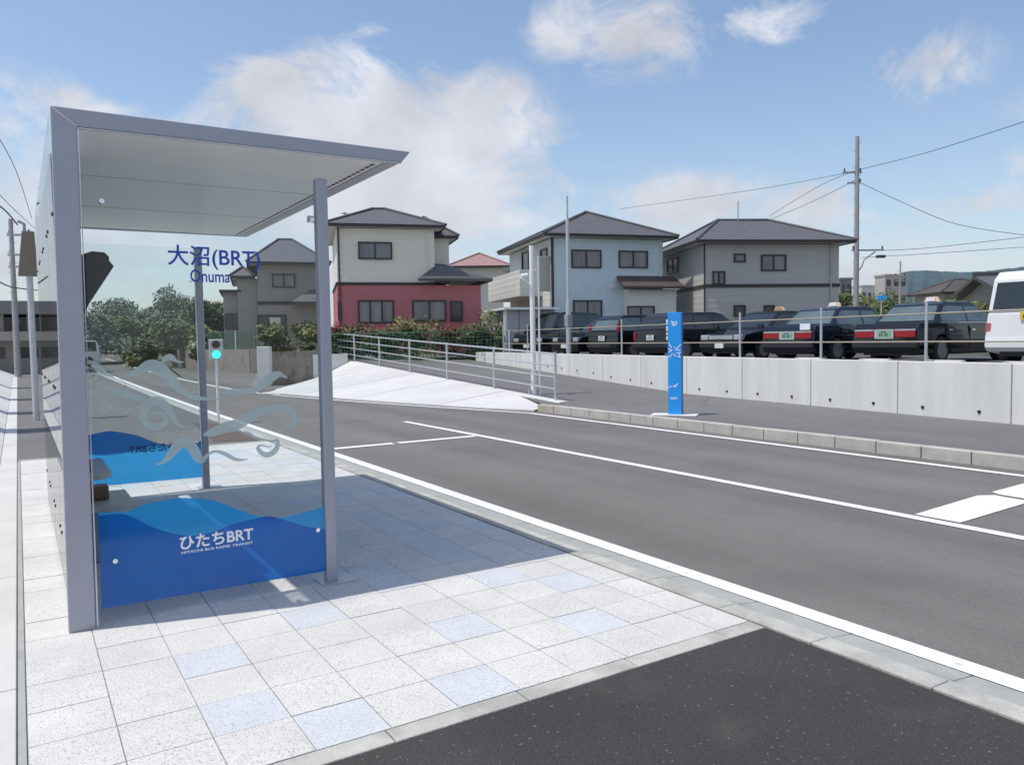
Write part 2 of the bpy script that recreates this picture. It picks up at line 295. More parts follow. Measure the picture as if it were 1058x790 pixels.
def struct(name, mb, mats, **k): return tag(mb.build(name, mats, **k), kind='structure')
def text(name, body, mt, parent, M, size=1.0, width=None, bold=0.0):
    c = bpy.data.curves.new(name, 'FONT'); c.body = body; c.size = size; c.extrude = .0015; c.offset = bold
    o = bpy.data.objects.new(name, c); COL.objects.link(o); bpy.context.view_layer.update()
    me = bpy.data.meshes.new_from_object(o); COL.objects.unlink(o); bpy.data.objects.remove(o)
    xs = [v.co.x for v in me.vertices]; wdt = max(xs) - min(xs); k = (width / wdt) if width else 1.0
    for v in me.vertices: v.co = Vector(((v.co.x - min(xs)) * k, v.co.y, v.co.z))
    me.transform(M); me.materials.clear(); me.materials.append(mt)
    ob = bpy.data.objects.new(name, me); COL.objects.link(ob); ob.parent = parent; return ob

# ------------------------------------------------------------------ ground, road, pavements
b = MB(); b.add([(-900, -300, -.16), (1500, -300, -.16), (1500, 2500, -.16), (-900, 2500, -.16)], [(0, 1, 2, 3)])
struct('ground', b, pm('waste_ground', (.19, .18, .13), .95, .3, .15, fine=.2, fscale=5))
RZ = -.03
def xc(y):  # far road edge
    P = [(-40, 9.28), (13.5, 9.15), (16.5, 8.25), (19.9, 7.33), (22.6, 6.75), (26.2, 6.35), (30, 6.25), (40, 6.35), (58, 6.95), (110, 9.5), (264, 18.7)]
    for (a, u), (c, v) in zip(P, P[1:]):
        if y <= c: return u + (v - u) * (y - a) / (c - a)
    return 18.7
def xa(y):  # near road edge line centre
    P = [(-40, 3.6), (19, 3.62), (30, 3.75), (43.5, 3.98), (58, 4.4), (110, 6.6), (264, 15.5)]
    for (a, u), (c, v) in zip(P, P[1:]):
        if y <= c: return u + (v - u) * (y - a) / (c - a)
    return 15.5
ys = [-40, -10, 0, 5, 10, 13.5, 16.5, 19.9, 22.6, 24.5, 26.2, 30, 35, 40, 50, 58, 80, 110, 180, 264]
b = MB()
for a, c in zip(ys, ys[1:]):
    b.add([(xa(a) - .07, a, RZ), (xc(a) + .25, a, RZ), (xc(c) + .25, c, RZ), (xa(c) - .07, c, RZ)], [(0, 1, 2, 3)])
struct('road', b, ASPH)
def stripe(name, pts, wd, z):
    b = MB(); n = len(pts); vs = []
    for i, p in enumerate(pts):
        q = Vector(pts[min(i + 1, n - 1)]) - Vector(pts[max(i - 1, 0)]); nn = Vector((-q.y, q.x)).normalized() * wd / 2
        vs += [(p[0] + nn.x, p[1] + nn.y, z), (p[0] - nn.x, p[1] - nn.y, z)]
    b.add(vs, [(2 * i, 2 * i + 1, 2 * i + 3, 2 * i + 2) for i in range(n - 1)])
    return struct(name, b, PAINT, fix=False)
ysf = [-40, 0, 5, 10, 13.5, 15, 16.5, 18, 19.9, 21, 22.6, 24.5, 26.2, 30, 35, 40, 50, 58, 80, 110, 180, 264]
stripe('edge_line', [(xa(y), y) for y in ysf], .135, RZ + .006)
stripe('edge_line', [(xc(y) - .2, y) for y in ysf], .12, RZ + .006)
stripe('lane_line', [(6.25, -30), (6.25, 6), (6.2, 13.7)], .12, RZ + .006)
stripe('stop_line', [(3.78, 10.86), (4.72, 10.86)], .16, RZ + .006); stripe('stop_line', [(4.8, 10.86), (6.13, 10.86)], .16, RZ + .006)
# the thick white diagonal bar in the bus bay
b = MB()
for Pm in ([(945, 531), (1010, 511.5), (1028, 511.2), (1058, 516.5), (1064, 518), (992, 539.5)], [(1025, 507.8), (1058, 499), (1110, 485), (1110, 501), (1058, 514.6), (1032, 510.4)]):
    b.poly([on_z(p_[0], p_[1], RZ + .006) for p_ in Pm])
struct('bay_marking', b, PAINT)
# near kerb: light top strip and sloping gutter, in lengths
b = MB(); y = -6.0
while y < 60:
    g = .002
    def off(yy): return xa(yy) - 3.6
    y2 = y + (.6 if y < 20 else 2.0)
    b.mat(0).poly([(3.20 + off(y), y + g, .004), (3.335 + off(y), y + g, .002), (3.335 + off(y2), y2 - g, .002), (3.20 + off(y2), y2 - g, .004)], .12)
    b.mat(1).poly([(3.338 + off(y), y + g, -.006), (3.525 + off(y), y + g, -.032 + .008), (3.525 + off(y2), y2 - g, -.032 + .008), (3.338 + off(y2), y2 - g, -.006)], .1)
    y = y2
struct('kerb', b, [CONK, CONG], bevel=.006)
# driveway in front
b = MB(); b.add([(-6, -12, -.002), (3.2, -12, -.002), (3.2, 2.66, -.002), (-6, 2.66, -.002)], [(0, 1, 2, 3)]); struct('driveway', b, ASPD)
b = MB(); x = -.06
while x < 3.19:
    x2 = min(x + .6, 3.197); b.box(x + .003, x2 - .003, 2.662, 2.765, -.12, .004); x = x2
struct('kerb', b, CONK, bevel=.005)
# tiled platform, each tile standing on a joint bed
b = MB(); b.add([(-.06, 2.766, -.006), (3.2, 2.766, -.006), (3.2, 12.13, -.006), (-.06, 12.13, -.006)], [(0, 1, 2, 3)]); struct('platform_bed', b, JOINT)
blue = {(4, 4), (2, 3), (2, 1), (3, 0), (6, 2), (5, 0), (9, 3), (8, 1), (8, 4), (1, 7)}
rt = random.Random(3); b = MB()
for i in range(11):
    for j in range(30):
        x0 = -.03 + .3 * i; y0 = 2.77 + .312 * j; x1 = min(x0 + .3, 3.198); y1 = min(y0 + .312, 12.13)
        if x1 - x0 < .05: continue
        if i == 0: k = 0
        elif (i, j) in blue: k = 1
        elif j >= 5 and rt.random() < (.3 if i > 4 else .15): k = 1
        else: k = 0 if rt.random() < .75 else 2
        dz = rt.uniform(-.0012, .0012); g = .0022
        b.mat(k).add([(x0 + g, y0 + g, .002 + dz), (x1 - g, y0 + g, .002 + dz), (x1 - g, y1 - g, .002 + dz), (x0 + g, y1 - g, .002 + dz),
                      (x0 + g, y0 + g, -.006), (x1 - g, y0 + g, -.006), (x1 - g, y1 - g, -.006), (x0 + g, y1 - g, -.006)],
                     [(0, 1, 2, 3), (0, 4, 5, 1), (1, 5, 6, 2), (2, 6, 7, 3), (3, 7, 4, 0)])
struct('platform_tiles', b, [TILEW, TILEB, TILEG])
b = MB(); b.box(-.05, 3.2, 12.13, 12.23, -.1, .006); struct('kerb', b, CONK)
# asphalt walk beyond the platform
b = MB()
yy = [12.235, 16, 20, 25, 30, 40, 50, 58, 80, 110]
for a, c in zip(yy, yy[1:]):
    b.add([(-.064, a, 0), (xa(a) - .42, a, 0), (xa(c) - .42, c, 0), (-.064, c, 0)], [(0, 1, 2, 3)])
struct('walkway', b, ASPP)
b = MB()
b.poly([(2.5, 12.6, .004), (3.1, 12.35, .004), (3.15, 15.5, .004), (2.8, 16, .004)], .0); struct('soil_strip', b, SOIL)
# concrete drain strip and bank on the left
b = MB(); y = -6
while y < 60:
    y2 = y + 2.0; b.box(-.25, -.066, y + .004, y2 - .004, -.12, .012); y = y2
struct('drain_cover', b, CONC, bevel=.006)
b = MB(); b.box(-.062, -.034, 2.77, 12.13, -.1, .004); struct('kerb', b, CONG)
b = MB(); yl = [-6 + 4 * k for k in range(18)]
for a, c in zip(yl, yl[1:]):
    b.add([(-.256, a + .01, .012), (-3.2, a + .01, 1.3), (-3.2, c - .01, 1.3), (-.256, c - .01, .012), (-.256, a + .01, -.1), (-.256, c - .01, -.1)], [(0, 1, 2, 3), (0, 3, 5, 4)])
    b.add([(-3.2, a, 1.25), (-30, a, 1.25), (-30, c, 1.25), (-3.2, c, 1.25)], [(0, 1, 2, 3)])
struct('concrete_bank', b, CONW)
# piers out of view, added to cast shadow bars down the slope
for k, y0 in enumerate((17.0, 21.5, 27.0, 34.5)):
    e = empty('shadow_pier', (-1.75, y0, .55), 0, ['unseen pier added to shade the bank, nearest the bus shelter', 'second unseen pier from the shelter, added to shade the bank', 'third unseen pier from the shelter, added to shade the bank', 'farthest unseen pier, added to shade the bank'][k], 'pier', 'unseen piers added to shade the bank')
    q = MB(); q.box(-.2, .2, -.4, .4, 0, 4.0); q.build('shaft', CONW, e, bevel=.02); q = MB(); q.box(-.25, .25, -.45, .45, 4.0, 4.12); q.build('cap', CONC, e, bevel=.02)

# far pavement, kerb, ramp, bank
def zr(y): return .12 if y < 13.9 else .12 + .0405 * (y - 13.9)
def xr(y): return 10.1 + .0686 * (y - 14.2)       # railing line
def xw(y): return 14.63 + .1424 * (y - 19.8)      # retaining wall line
b = MB(); yk = [-40, -10, 0, 5, 9, 13.8]
for a, c in zip(yk, yk[1:]): b.add([(9.48, a, .115), (xw(a), a, .115), (xw(c), c, .115), (9.48, c, .115)], [(0, 1, 2, 3)])
yk = [13.8, 16, 19, 22, 25, 28, 31, 34]
for a, c in zip(yk, yk[1:]):
    xa0 = 9.48 if a < 13.9 else xr(a) - .1; b.add([(xa0, a, zr(a) - .005), (xw(a), a, zr(a) - .005), (xw(c), c, zr(c) - .005), (xr(c) - .1, c, zr(c) - .005)], [(0, 1, 2, 3)])
struct('far_pavement', b, ASPP)
b = MB(); y = -12.0; rk = random.Random(5)
while y < 13.7:
    y2 = min(y + .6, 13.8); b.mat(1 if rk.random() < .0 or y > 13.1 else 0).box(9.33, 9.475, y + .006, y2 - .006, -.1, .122 + rk.uniform(-.003, .003)); y = y2
struct('kerb', b, [KERBA, KERBB], bevel=.008)
b = MB(); yk = [13.8, 15, 16.5, 18.2, 19.9, 21.3, 22.6, 24.2, 26, 28, 29.4]
lo = {13.8: 9.25, 15: 8.75, 16.5: 8.3, 18.2: 7.85, 19.9: 7.42, 21.3: 7.1, 22.6: 6.85, 24.2: 6.5, 26: 7.2, 28: 8.6, 29.4: 9.4}
for a, c in zip(yk, yk[1:]):
    def row(y): return [(lo[y], y, 0.0), (lo[y] + (xr(y) - .11 - lo[y]) * .5, y, zr(y) * .5 + .005), (xr(y) - .11, y, zr(y) + .01), (xr(y) + .1, y, zr(y) + .012)]
    A, B = row(a), row(c); b.add(A + B, [(i, i + 1, i + 5, i + 4) for i in range(3)] + [(0, 4, 4, 0)][:0])
    b.add([A[0], B[0], (B[0][0], B[0][1], -.1), (A[0][0], A[0][1], -.1)], [(0, 1, 2, 3)])
struct('concrete_slope', b, CONW, smooth=True)
b = MB()
for y in (16.5, 19.9, 22.6, 26):
    P0 = Vector((lo[y] + .05, y, .004)); P1 = Vector((xr(y) - .13, y, zr(y) + .012)); Pm_ = Vector((lo[y] + (xr(y) - .11 - lo[y]) * .5, y, .007 + zr(y) * .5))
    b.add([P0 + Vector((0, -.012, .003)), P0 + Vector((0, .012, .003)), Pm_ + Vector((0, .012, .003)), Pm_ + Vector((0, -.012, .003)), P1 + Vector((0, .012, .003)), P1 + Vector((0, -.012, .003))], [(0, 1, 2, 3), (3, 2, 4, 5)])
struct('slope_joint', b, pm('slope_joint_dark', (.3, .3, .28), .9))
b = MB(); b.poly([(6.3, 24.3, -.024), (7.1, 22.6, -.024), (30, 24, -.024), (40, 60, -.024), (9.0, 60, -.024), (6.6, 40, -.024), (6.5, 30, -.024)]); struct('side_street', b, ASPH)
b = MB(); b.poly([(6.1, 24.2, -.012), (6.9, 22.9, -.012), (9.2, 27.2, -.012), (9.6, 29.4, -.012), (8.9, 29.4, -.012), (7.0, 25.4, -.012)]); struct('gutter', b, CONW)
b = MB(); b.box(9.55, 10.95, 29.42, 29.62, -.1, 1.05)
tag(b.build('low_wall', CONW, bevel=.01), 'short white concrete wall at the top of the white slope', 'low wall')

# upper terrace and taxi lot
b = MB(); b.poly([(xw(-12) + .12, -12, .8), (46, -12, .8), (46, 33.9, .8), (16.5, 33.9, .8), (xw(28.5) + .12, 28.5, .8)], .9)
struct('parking_lot', b, pm('lot_asphalt', (.09, .09, .088), .85, .12, .8, fine=.15))
b = MB(); b.poly([(46, -60, .78), (900, -60, .78), (900, 900, .78), (9.5, 900, .78), (9.4, 52.2, .78), (10.4, 41.9, .78), (13, 38, .78), (15.6, 34.0, .78), (46, 34, .78)], .9)
struct('upper_terrace', b, pm('terrace_ground', (.2, .19, .15), .95, .25, .3, fine=.2, fscale=8))

# ------------------------------------------------------------------ retaining wall
rw = empty('retaining_wall', (xw(0), 0, 0), 0, 'long pale grey concrete retaining wall of wide panels behind the far pavement', 'retaining wall')
O = Vector((xw(0), 0, 0))
def WP(k): return Vector((14.63 - .282 * k, 19.8 - 1.98 * k, 0))
b = MB()
for k in range(-4, 14):
    A = WP(k); B = WP(k + 1); d = (B - A).normalized() * .008; n = Vector((.99, -.1424 * .99, 0)) * .1
    A = A + d - O; B = B - d - O; z = 1.03
    vs = [A, B, B + n, A + n]; b.add([(v.x, v.y, -.05) for v in vs] + [(v.x, v.y, z) for v in vs], [(0, 1, 5, 4), (1, 2, 6, 5), (2, 3, 7, 6), (3, 0, 4, 7), (4, 5, 6, 7)])
b.build('wall_panel', WALLC, rw, bevel=.012)
b = MB(); A = WP(-4) - O + Vector((.1, -.01, 0)); B = WP(14) - O + Vector((.1, -.01, 0)); b.bar(A + Vector((0, 0, .45)), B + Vector((0, 0, .45)), .1, .9); b.build('backing', JOINT, rw)
for k in range(-1, 9):
    for f in (.25, .75):
        P = WP(k + f) - O; zz = max(zr(WP(k + f).y), .1) + .14
        if k < 1: zz += .05
        q = MB(); q.tube([(P.x - .012, P.y, zz), (P.x + .02, P.y, zz)], .028, 10); q.build('drain_hole', DARK, rw)
# rail fence on the wall
e = empty('rail_fence', (0, 0, 0), 0, 'thin two rail fence with steel posts standing on the concrete wall before the taxis', 'fence')
fp = []
for px in (519, 544, 588, 641, 697, 763, 846.6, 955, 1100):
    h = ray(px, 360); t = (14.63 - .1424 * 19.8) / (h.x - .1424 * h.y); P = Vector((h.x * t + .05, h.y * t, 1.03))
    fp.append(P)
    if px in (588, 697): continue
    q = MB(); q.tube([P, P + Vector((0, 0, 1.0))], .024, 10); q.build('post', GALV, e)
for z in (.8, .33):
    q = MB(); q.tube([fp[0] + Vector((0, 0, z)), fp[-1] + Vector((0, 0, z))], .013, 8); q.build('rail', BEIGEM, e)

# ------------------------------------------------------------------ ramp railing
e = empty('ramp_railing', (0, 0, 0), 0, 'galvanised four rail guard rail rising along the white concrete slope', 'railing')
RP = []
for k in range(7):
    y = 14.2 + 2.99 * k; P = Vector((xr(y), y, zr(y) - .02)); RP.append(P)
    q = MB(); q.tube([P, P + Vector((0, 0, 1.1))], .032, 10); q.box(P.x - .07, P.x + .07, P.y - .07, P.y + .07, P.z, P.z + .03); q.build('post', GALV, e)
for z in (1.06, .8, .54, .28):
    q = MB(); q.tube([RP[0] + Vector((0, 0, z)), RP[-1] + Vector((0, 0, z))], .017 if z < 1 else .022, 8); q.build('rail', GALV, e)
# ------------------------------------------------------------------ bus shelter
SH = empty('bus_shelter', (0, 0, 0), 0, 'glass bus shelter with slanting grey steel frame and blue printed panels', 'bus shelter')
Y0, Y1 = 4.65, 8.65
def rib(y0, y1, xb=.165):
    q = MB(); outl = [(xb, 0), (.29, 0), (.306, 2.632), (2.125, 2.642), (2.188, 2.716), (.192, 2.722)]
    q.poly([(x, y0, z) for x, z in outl], y1 - y0, Vector((0, 1, 0))); return q
rib(Y0, Y0 + .06).build('frame', STEEL, SH, bevel=.004); rib(Y1 - .06, Y1, .19).build('frame', STEEL, SH, bevel=.004)
q = MB(); q.poly([(.312, Y0 + .001, 2.630), (.312, Y0 - .003, 2.630), (2.124, Y0 - .003, 2.640), (2.124, Y0 + .001, 2.640)]) ; q.tube([(.300, Y0 - .001, .01), (.313, Y0 - .001, 2.625), (2.12, Y0 - .001, 2.636)], .005, 6)
q.tube([(.196, Y0 - .001, 2.717), (.308, Y0 - .001, 2.632)], .004, 6); q.build('edge_bead', CHROME if False else pm('edge_alu', (.6, .61, .62), .4, .03, metal=.3), SH)
# roof: top sheet, soffit, right edge beam
q = MB(); q.poly([(.31, Y0 + .062, 2.70), (2.10, Y0 + .062, 2.695), (2.10, Y1 - .062, 2.695), (.31, Y1 - .062, 2.70)], .02); q.build('roof_sheet', STEEL, SH)
q = MB(); q.box(.312, 2.03, Y0 + .062, Y1 - .062, 2.645, 2.672); q.build('soffit_panel', SOFFIT, SH)
for yy_ in (Y0 + 1.35, Y0 + 2.65):
    q = MB(); q.box(.32, 2.02, yy_ - .004, yy_ + .004, 2.6435, 2.6448); q.build('soffit_seam', GALVD, SH)
q = MB(); q.poly([(2.035, Y0 + .061, 2.640), (2.125, Y0 + .061, 2.642), (2.186, Y0 + .061, 2.714), (2.035, Y0 + .061, 2.716)], Y1 - Y0 - .122, Vector((0, 1, 0))); q.build('edge_beam', pm('edge_beam_metal', (.42, .42, .43), .45, .04), SH, bevel=.003)
q = MB()
for k in range(46):
    yy_ = Y0 + .14 + k * .082; q = MB(); q.box(1.98, 2.0, yy_, yy_ + .05, 2.642, 2.6448); q.build('vent_slot', DARK, SH)
# posts
for yy_ in (Y0 + .07, Y1 - .07):
    q = MB(); q.box(1.572, 1.645, yy_ - .035, yy_ + .035, .008, 2.5); q.build('post', STEEL, SH, bevel=.012)
    q = MB(); q.box(1.53, 1.76, yy_ - .09, yy_ + .09, .004, .012); q.build('base_plate', GALV, SH)
# end glass panels
def gpanel(y):
    g = MB(); g.box(.325, 1.57, y, y + .01, .09, 2.49); return g.build('glass_panel', GLASS, SH)
YN, YF = Y0 + .05, Y1 - .1
GN = gpanel(YN); GF = gpanel(YF)
def smooth(pts, n=6):
    o = []
    for i in range(len(pts) - 1):
        p0 = Vector(pts[max(i - 1, 0)]); p1 = Vector(pts[i]); p2 = Vector(pts[i + 1]); p3 = Vector(pts[min(i + 2, len(pts) - 1)])
        for k in range(n):
            t = k / n; o.append(.5 * ((2 * p1) + (p2 - p0) * t + (2 * p0 - 5 * p1 + 4 * p2 - p3) * t * t + (3 * p1 - p0 - 3 * p2 + p3) * t ** 3))
    o.append(Vector(pts[-1])); return o
def z3(x, y): return (70 + x / 2.82, 380 + y / 2.82)
def flat(pts, y): return [on_y(p[0], p[1], y) for p in pts]
topL = smooth([z3(*p) for p in [(96, 420), (170, 418), (230, 396), (300, 382), (340, 378), (420, 385), (480, 405), (540, 427), (600, 437), (650, 430), (755, 402)]])
midL = smooth([z3(*p) for p in [(96, 430), (140, 425), (180, 430), (240, 460), (300, 480), (360, 488), (420, 478), (480, 455), (540, 440), (590, 433), (640, 445), (700, 462), (755, 470)]])
bot = [z3(755, 590), z3(105, 700)]
def filmstrip(up_, lo_, y, name, mt, parent, th=.0012):
    U = flat(up_, y); W = flat(lo_, y); xs0, xs1 = .326, 1.569; n = 60
    def interp(P, x):
        P = sorted(P, key=lambda v: v.x)
        if x <= P[0].x: return P[0].z
        for a_, c_ in zip(P, P[1:]):
            if x <= c_.x: return a_.z + (c_.z - a_.z) * (x - a_.x) / max(1e-6, c_.x - a_.x)
        return P[-1].z
    q = MB(); vs = []
    for i in range(n + 1):
        x = xs0 + (xs1 - xs0) * i / n; vs += [(x, y, interp(W, x)), (x, y, interp(U, x))]
    fs = [(2 * i, 2 * i + 2, 2 * i + 3, 2 * i + 1) for i in range(n)]; q.add(vs, fs)
    o = q.build(name, mt, parent, fix=False); return o
filmstrip(midL, bot, YN - .004, 'blue_film', FILMD, GN)
filmstrip(topL, midL, YN - .004, 'blue_film', FILML, GN)
ft = smooth([z3(*p) for p in [(55, 196), (95, 188), (130, 184), (200, 196), (260, 218), (330, 226), (390, 212), (420, 205)]])
fm = smooth([z3(*p) for p in [(55, 250), (110, 255), (170, 247), (250, 226), (330, 229), (390, 240), (420, 245)]])
fb = [z3(420, 315), z3(55, 348)]
FILMF = glassmat('film_bright_blue', (.10, .5, .95), haze=.65, hazecol=(.04, .52, 1.0), rough=.2)
FILMFD = glassmat('film_far_deep', (.05, .3, .7), haze=.6, hazecol=(.02, .17, .55), rough=.2)
filmstrip(ft, fm, YF - .004, 'blue_film', FILMFD, GF); filmstrip(fm, fb, YF - .004, 'blue_film', FILMF, GF)
MX = Matrix(((1, 0, 0, 0), (0, 0, 1, 0), (0, 1, 0, 0), (0, 0, 0, 1)))  # xy -> xz
def facemat(x, y, z, mirror=False):
    M = Matrix.Translation((x, y, z)) @ Matrix.Rotation(rad(90), 4, 'X')
    if mirror: M = M @ Matrix.Scale(-1, 4, (1, 0, 0))
    return M
# lettering on the near panel
text('lettering', '大沼(BRT)', TXBLUE, GN, facemat(.722, YN - .003, 1.955), .12, .505, .0015)
text('lettering', 'Onuma', TXBLUE, GN, facemat(.838, YN - .003, 1.855), .098, .215, .0012)
text('lettering', 'ひたちBRT', TXWHITE, GN, facemat(.728, YN - .007, .352), .088, .405, .002)
text('lettering', 'HITACHI BUS RAPID TRANSIT', TXWHITE, GN, facemat(.735, YN - .007, .322), .02, .395, .0003)
text('lettering', 'ひたちBRT', pm('letter_navy', (.015, .04, .22), .5, .02), GF, facemat(1.33, YF - .007, .44, True), .09, .44, .002)
# frosted wave motif on the near panel
def z7(x, y): return (90 + x / 4.6, 360 + y / 4.6)
strokes = [
    [(150, 135, 4), (200, 128, 18), (245, 105, 34), (290, 82, 52), (330, 88, 66), (370, 120, 62), (410, 160, 50), (450, 200, 36), (500, 228, 26), (560, 238, 16), (620, 240, 8), (680, 245, 3)],
    [(355, 68, 8), (372, 46, 26), (400, 42, 30), (418, 56, 16), (440, 64, 10), (462, 62, 3)],
    [(0, 60, 6), (30, 72, 26), (65, 100, 36), (95, 122, 16), (130, 132, 4)],
    [(0, 185, 8), (50, 186, 14), (100, 192, 22), (150, 208, 36), (200, 224, 36), (250, 236, 20), (290, 246, 5)],
    [(148, 252, 3), (128, 250, 8), (118, 262, 10), (112, 284, 13), (90, 300, 15), (62, 292, 16), (50, 272, 15), (60, 254, 12), (82, 250, 9), (92, 264, 7), (82, 276, 5)],
    [(170, 310, 3), (205, 292, 9), (225, 285, 6), (262, 268, 9), (290, 266, 3)],
    [(480, 374, 3), (445, 368, 12), (420, 345, 22), (400, 312, 34), (375, 275, 44), (340, 250, 44), (300, 256, 44), (272, 290, 42), (268, 330, 38), (290, 362, 36), (325, 372, 32), (362, 364, 26), (376, 338, 22), (360, 312, 16), (330, 302, 13), (305, 312, 10), (296, 330, 6)],
    [(505, 385, 10), (515, 386, 26), (526, 386, 10)],
    [(552, 410, 8), (590, 400, 34), (650, 376, 50), (705, 362, 54), (760, 334, 50), (810, 304, 44), (860, 288, 36), (920, 280, 30), (965, 288, 32), (985, 316, 30), (985, 345, 28), (966, 368, 28), (945, 362, 14), (930, 348, 4)],
    [(635, 212, 6), (680, 206, 26), (730, 204, 28), (790, 196, 30), (835, 168, 44), (880, 134, 44), (915, 122, 26), (950, 140, 5)],
    [(328, 550, 4), (360, 540, 18), (395, 505, 36), (430, 462, 50), (468, 445, 50), (500, 470, 52), (525, 515, 44), (548, 530, 28), (575, 502, 14), (610, 488, 14), (655, 500, 20), (700, 524, 18), (740, 528, 10), (765, 524, 3)],
    [(740, 395, 3), (770, 400, 8), (800, 425, 10), (845, 432, 6), (880, 440, 10), (902, 436, 16), (905, 462, 22), (888, 490, 26), (855, 505, 26), (825, 492, 22), (812, 470, 16), (830, 458, 8), (860, 466, 6), (880, 462, 4)],
]
q = MB()
for st in strokes:
    P = smooth([(a_, c_, w_) for a_, c_, w_ in st], 5); n = len(P); vs = []
    for i, p in enumerate(P):
        d = (P[min(i + 1, n - 1)] - P[max(i - 1, 0)]); d = Vector((d.x, d.y)); nn = Vector((-d.y, d.x)).normalized() if d.length > 1e-6 else Vector((0, 1))
        for sg in (1, -1):
            a_ = z7(p.x + sg * nn.x * p.z / 2, p.y + sg * nn.y * p.z / 2); vs.append(on_y(a_[0], a_[1], YN - .0035 - .00005 * len(q.v) / 40))
    q.add(vs, [(2 * i, 2 * i + 1, 2 * i + 3, 2 * i + 2) for i in range(n - 1)])
q.build('wave_decal', FROST, GN, fix=False)
for (px, py) in ((105, 208), (119, 579), (328, 547), (322, 227)):
    P = on_y(px, py, YN - .01); q = MB(); q.tube([(P.x, YN - .022, P.z), (P.x, YN + .03, P.z)], .013, 14); q.build('glass_fixing', CHROME, GN, smooth=False)
P = on_y(322, 226, YN); q = MB(); q.box(P.x - .02, 1.572, YN + .012, YN + .03, P.z - .02, P.z + .02); q.build('bracket', GALV, SH, bevel=.003)
for z in (.5, 1.0, 1.5, 2.15):
    q = MB(); q.tube([(1.53, YF + .03, z), (1.53, YF - .02, z)], .013, 12); q.build('glass_fixing', CHROME, GF)
# back wall: tinted glass panes outside, fixing studs
for k in range(4):
    ya = Y0 + .07 + k * .968; q = MB(); q.box(.185, .197, ya, ya + .955, .06, 2.47); q.build('back_panel', GLASSB, SH); q = MB(); q.box(.185, .197, ya, ya + .955, 2.474, 2.70); q.build('back_top_panel', GLASS, SH)
    for z in (.35, 1.25, 2.2):
        for dy in (.1, .85):
            q = MB(); q.tube([(.180, ya + dy, z), (.21, ya + dy, z)], .011, 12); q.build('stud', DARK, SH)
q = MB(); q.box(.2, .285, Y0 + .75, Y1 - .75, 2.3, 2.64); q.box(.205, .28, Y0 + .062, Y1 - .062, 2.44, 2.5); q.build('back_beam', STEEL, SH, bevel=.004)
for yy_ in (Y0 + 1.3, Y0 + 2.65):
    q = MB(); q.box(.2, .285, yy_ - .04, yy_ + .04, .008, 2.3); q.build('back_post', STEEL, SH, bevel=.004)
q = MB(); q.box(.215, .235, Y0 + .09, Y1 - .09, .1, 2.3); q.build('inner_board', pm('inner_board_grey', (.38, .38, .37), .5, .04), SH)

# bench inside, timber block
def bench(ya, yb, label):
    e = empty('bench', (.30, ya, .006), 0, label, 'bench', 'benches inside the shelter')
    q = MB(); r_ = .17; pts = [(0, yb - ya), (0, 0)] + [(.17 + r_ * math.sin(t), .17 - r_ * math.cos(t)) for t in [math.pi / 2 * k / 6 for k in range(7)]] + [(.34, yb - ya)]
    q.poly([(x, y, .42) for x, y in pts], .045); q.build('seat', pm('bench_grey', (.45, .43, .4), .5, .08), e, bevel=.006)
    for y in (.2, yb - ya - .12):
        q = MB(); q.box(.06, .2, y - .04, y + .04, 0, .375); q.build('leg', GALVD, e, bevel=.006)
    q = MB(); q.box(.03, .2, .2, .34, .424, .52); q.build('armrest', WOOD, e, bevel=.01)
    return e
bench(5.9, 6.5, 'grey round ended bench inside the shelter nearest the camera'); bench(7.35, 8.45, 'grey bench at the far end of the shelter behind the first bench')
# dark hanging board inside
e = empty('display_board', (0, 6.5, 0), 0, 'dark slanted board hanging high inside the shelter beside the near steel post', 'board')
q = MB(); pts = [(.30, 2.10), (.44, 2.175), (.49, 2.195), (.57, 2.19), (.60, 2.16), (.60, 2.13), (.63, 2.09), (.45, 1.80), (.42, 1.72), (.30, 1.62)]
q.poly([(x, 0, z) for x, z in pts], .04, Vector((0, 1, 0))); q.build('board', pm('board_dark', (.035, .04, .045), .5, .1), e, bevel=.004)
q = MB(); q.box(.285, .33, .005, .035, 1.7, 1.74); q.build('bracket', GALVD, e); q = MB(); q.box(.285, .33, .005, .035, 2.0, 2.04); q.build('bracket', GALVD, e)

# ------------------------------------------------------------------ blue route sign
P = Vector((9.83, 10.15, .118)); ang = math.atan2(P.x, P.y)   # faces back toward the shelter
e = empty('bus_stop_sign', P, -ang - rad(10), 'tall bright blue bus stop pillar with white marks on the far pavement kerb', 'bus stop sign')
q = MB(); q.box(-.125, .115, -.07, .07, .02, 1.82); q.build('pillar', SIGNB, e, bevel=.006)
q = MB(); q.box(-.42, .38, -.16, .16, 0, .022); q.build('base_plate', WHITEM, e, bevel=.004)
q = MB(); q.box(.116, .121, -.068, .068, .03, 1.81); q.build('side_strip', SIGND, e)
def mark(pts, th): # little strokes on the front face, in pixels of the enlarged sign (x 410-560, y 200-)
    q = MB()
    for s_ in pts:
        for (a_, c_), (d_, f_) in zip(s_, s_[1:]):
            def cv(u, v): return Vector(((u - 487) / 130 * .24 - .005, -.0735, 1.82 - (v - 205) / 915 * 1.80))
            A = cv(a_, c_); B = cv(d_, f_); d = (B - A).normalized(); n = Vector((-d.z, 0, d.x)) * th / 2
            q.add([A + n, A - n, B - n, B + n, A + n + Vector((0, .003, 0)), A - n + Vector((0, .003, 0)), B - n + Vector((0, .003, 0)), B + n + Vector((0, .003, 0))], [(0, 1, 2, 3), (0, 4, 5, 1), (1, 5, 6, 2), (2, 6, 7, 3), (3, 7, 4, 0)])
    return q
mark([[(452, 282), (474, 300), (488, 318)], [(470, 290), (500, 296), (512, 286)], [(462, 305), (480, 325), (498, 318), (510, 298)]], .016).build('emblem', TXWHITE, e)
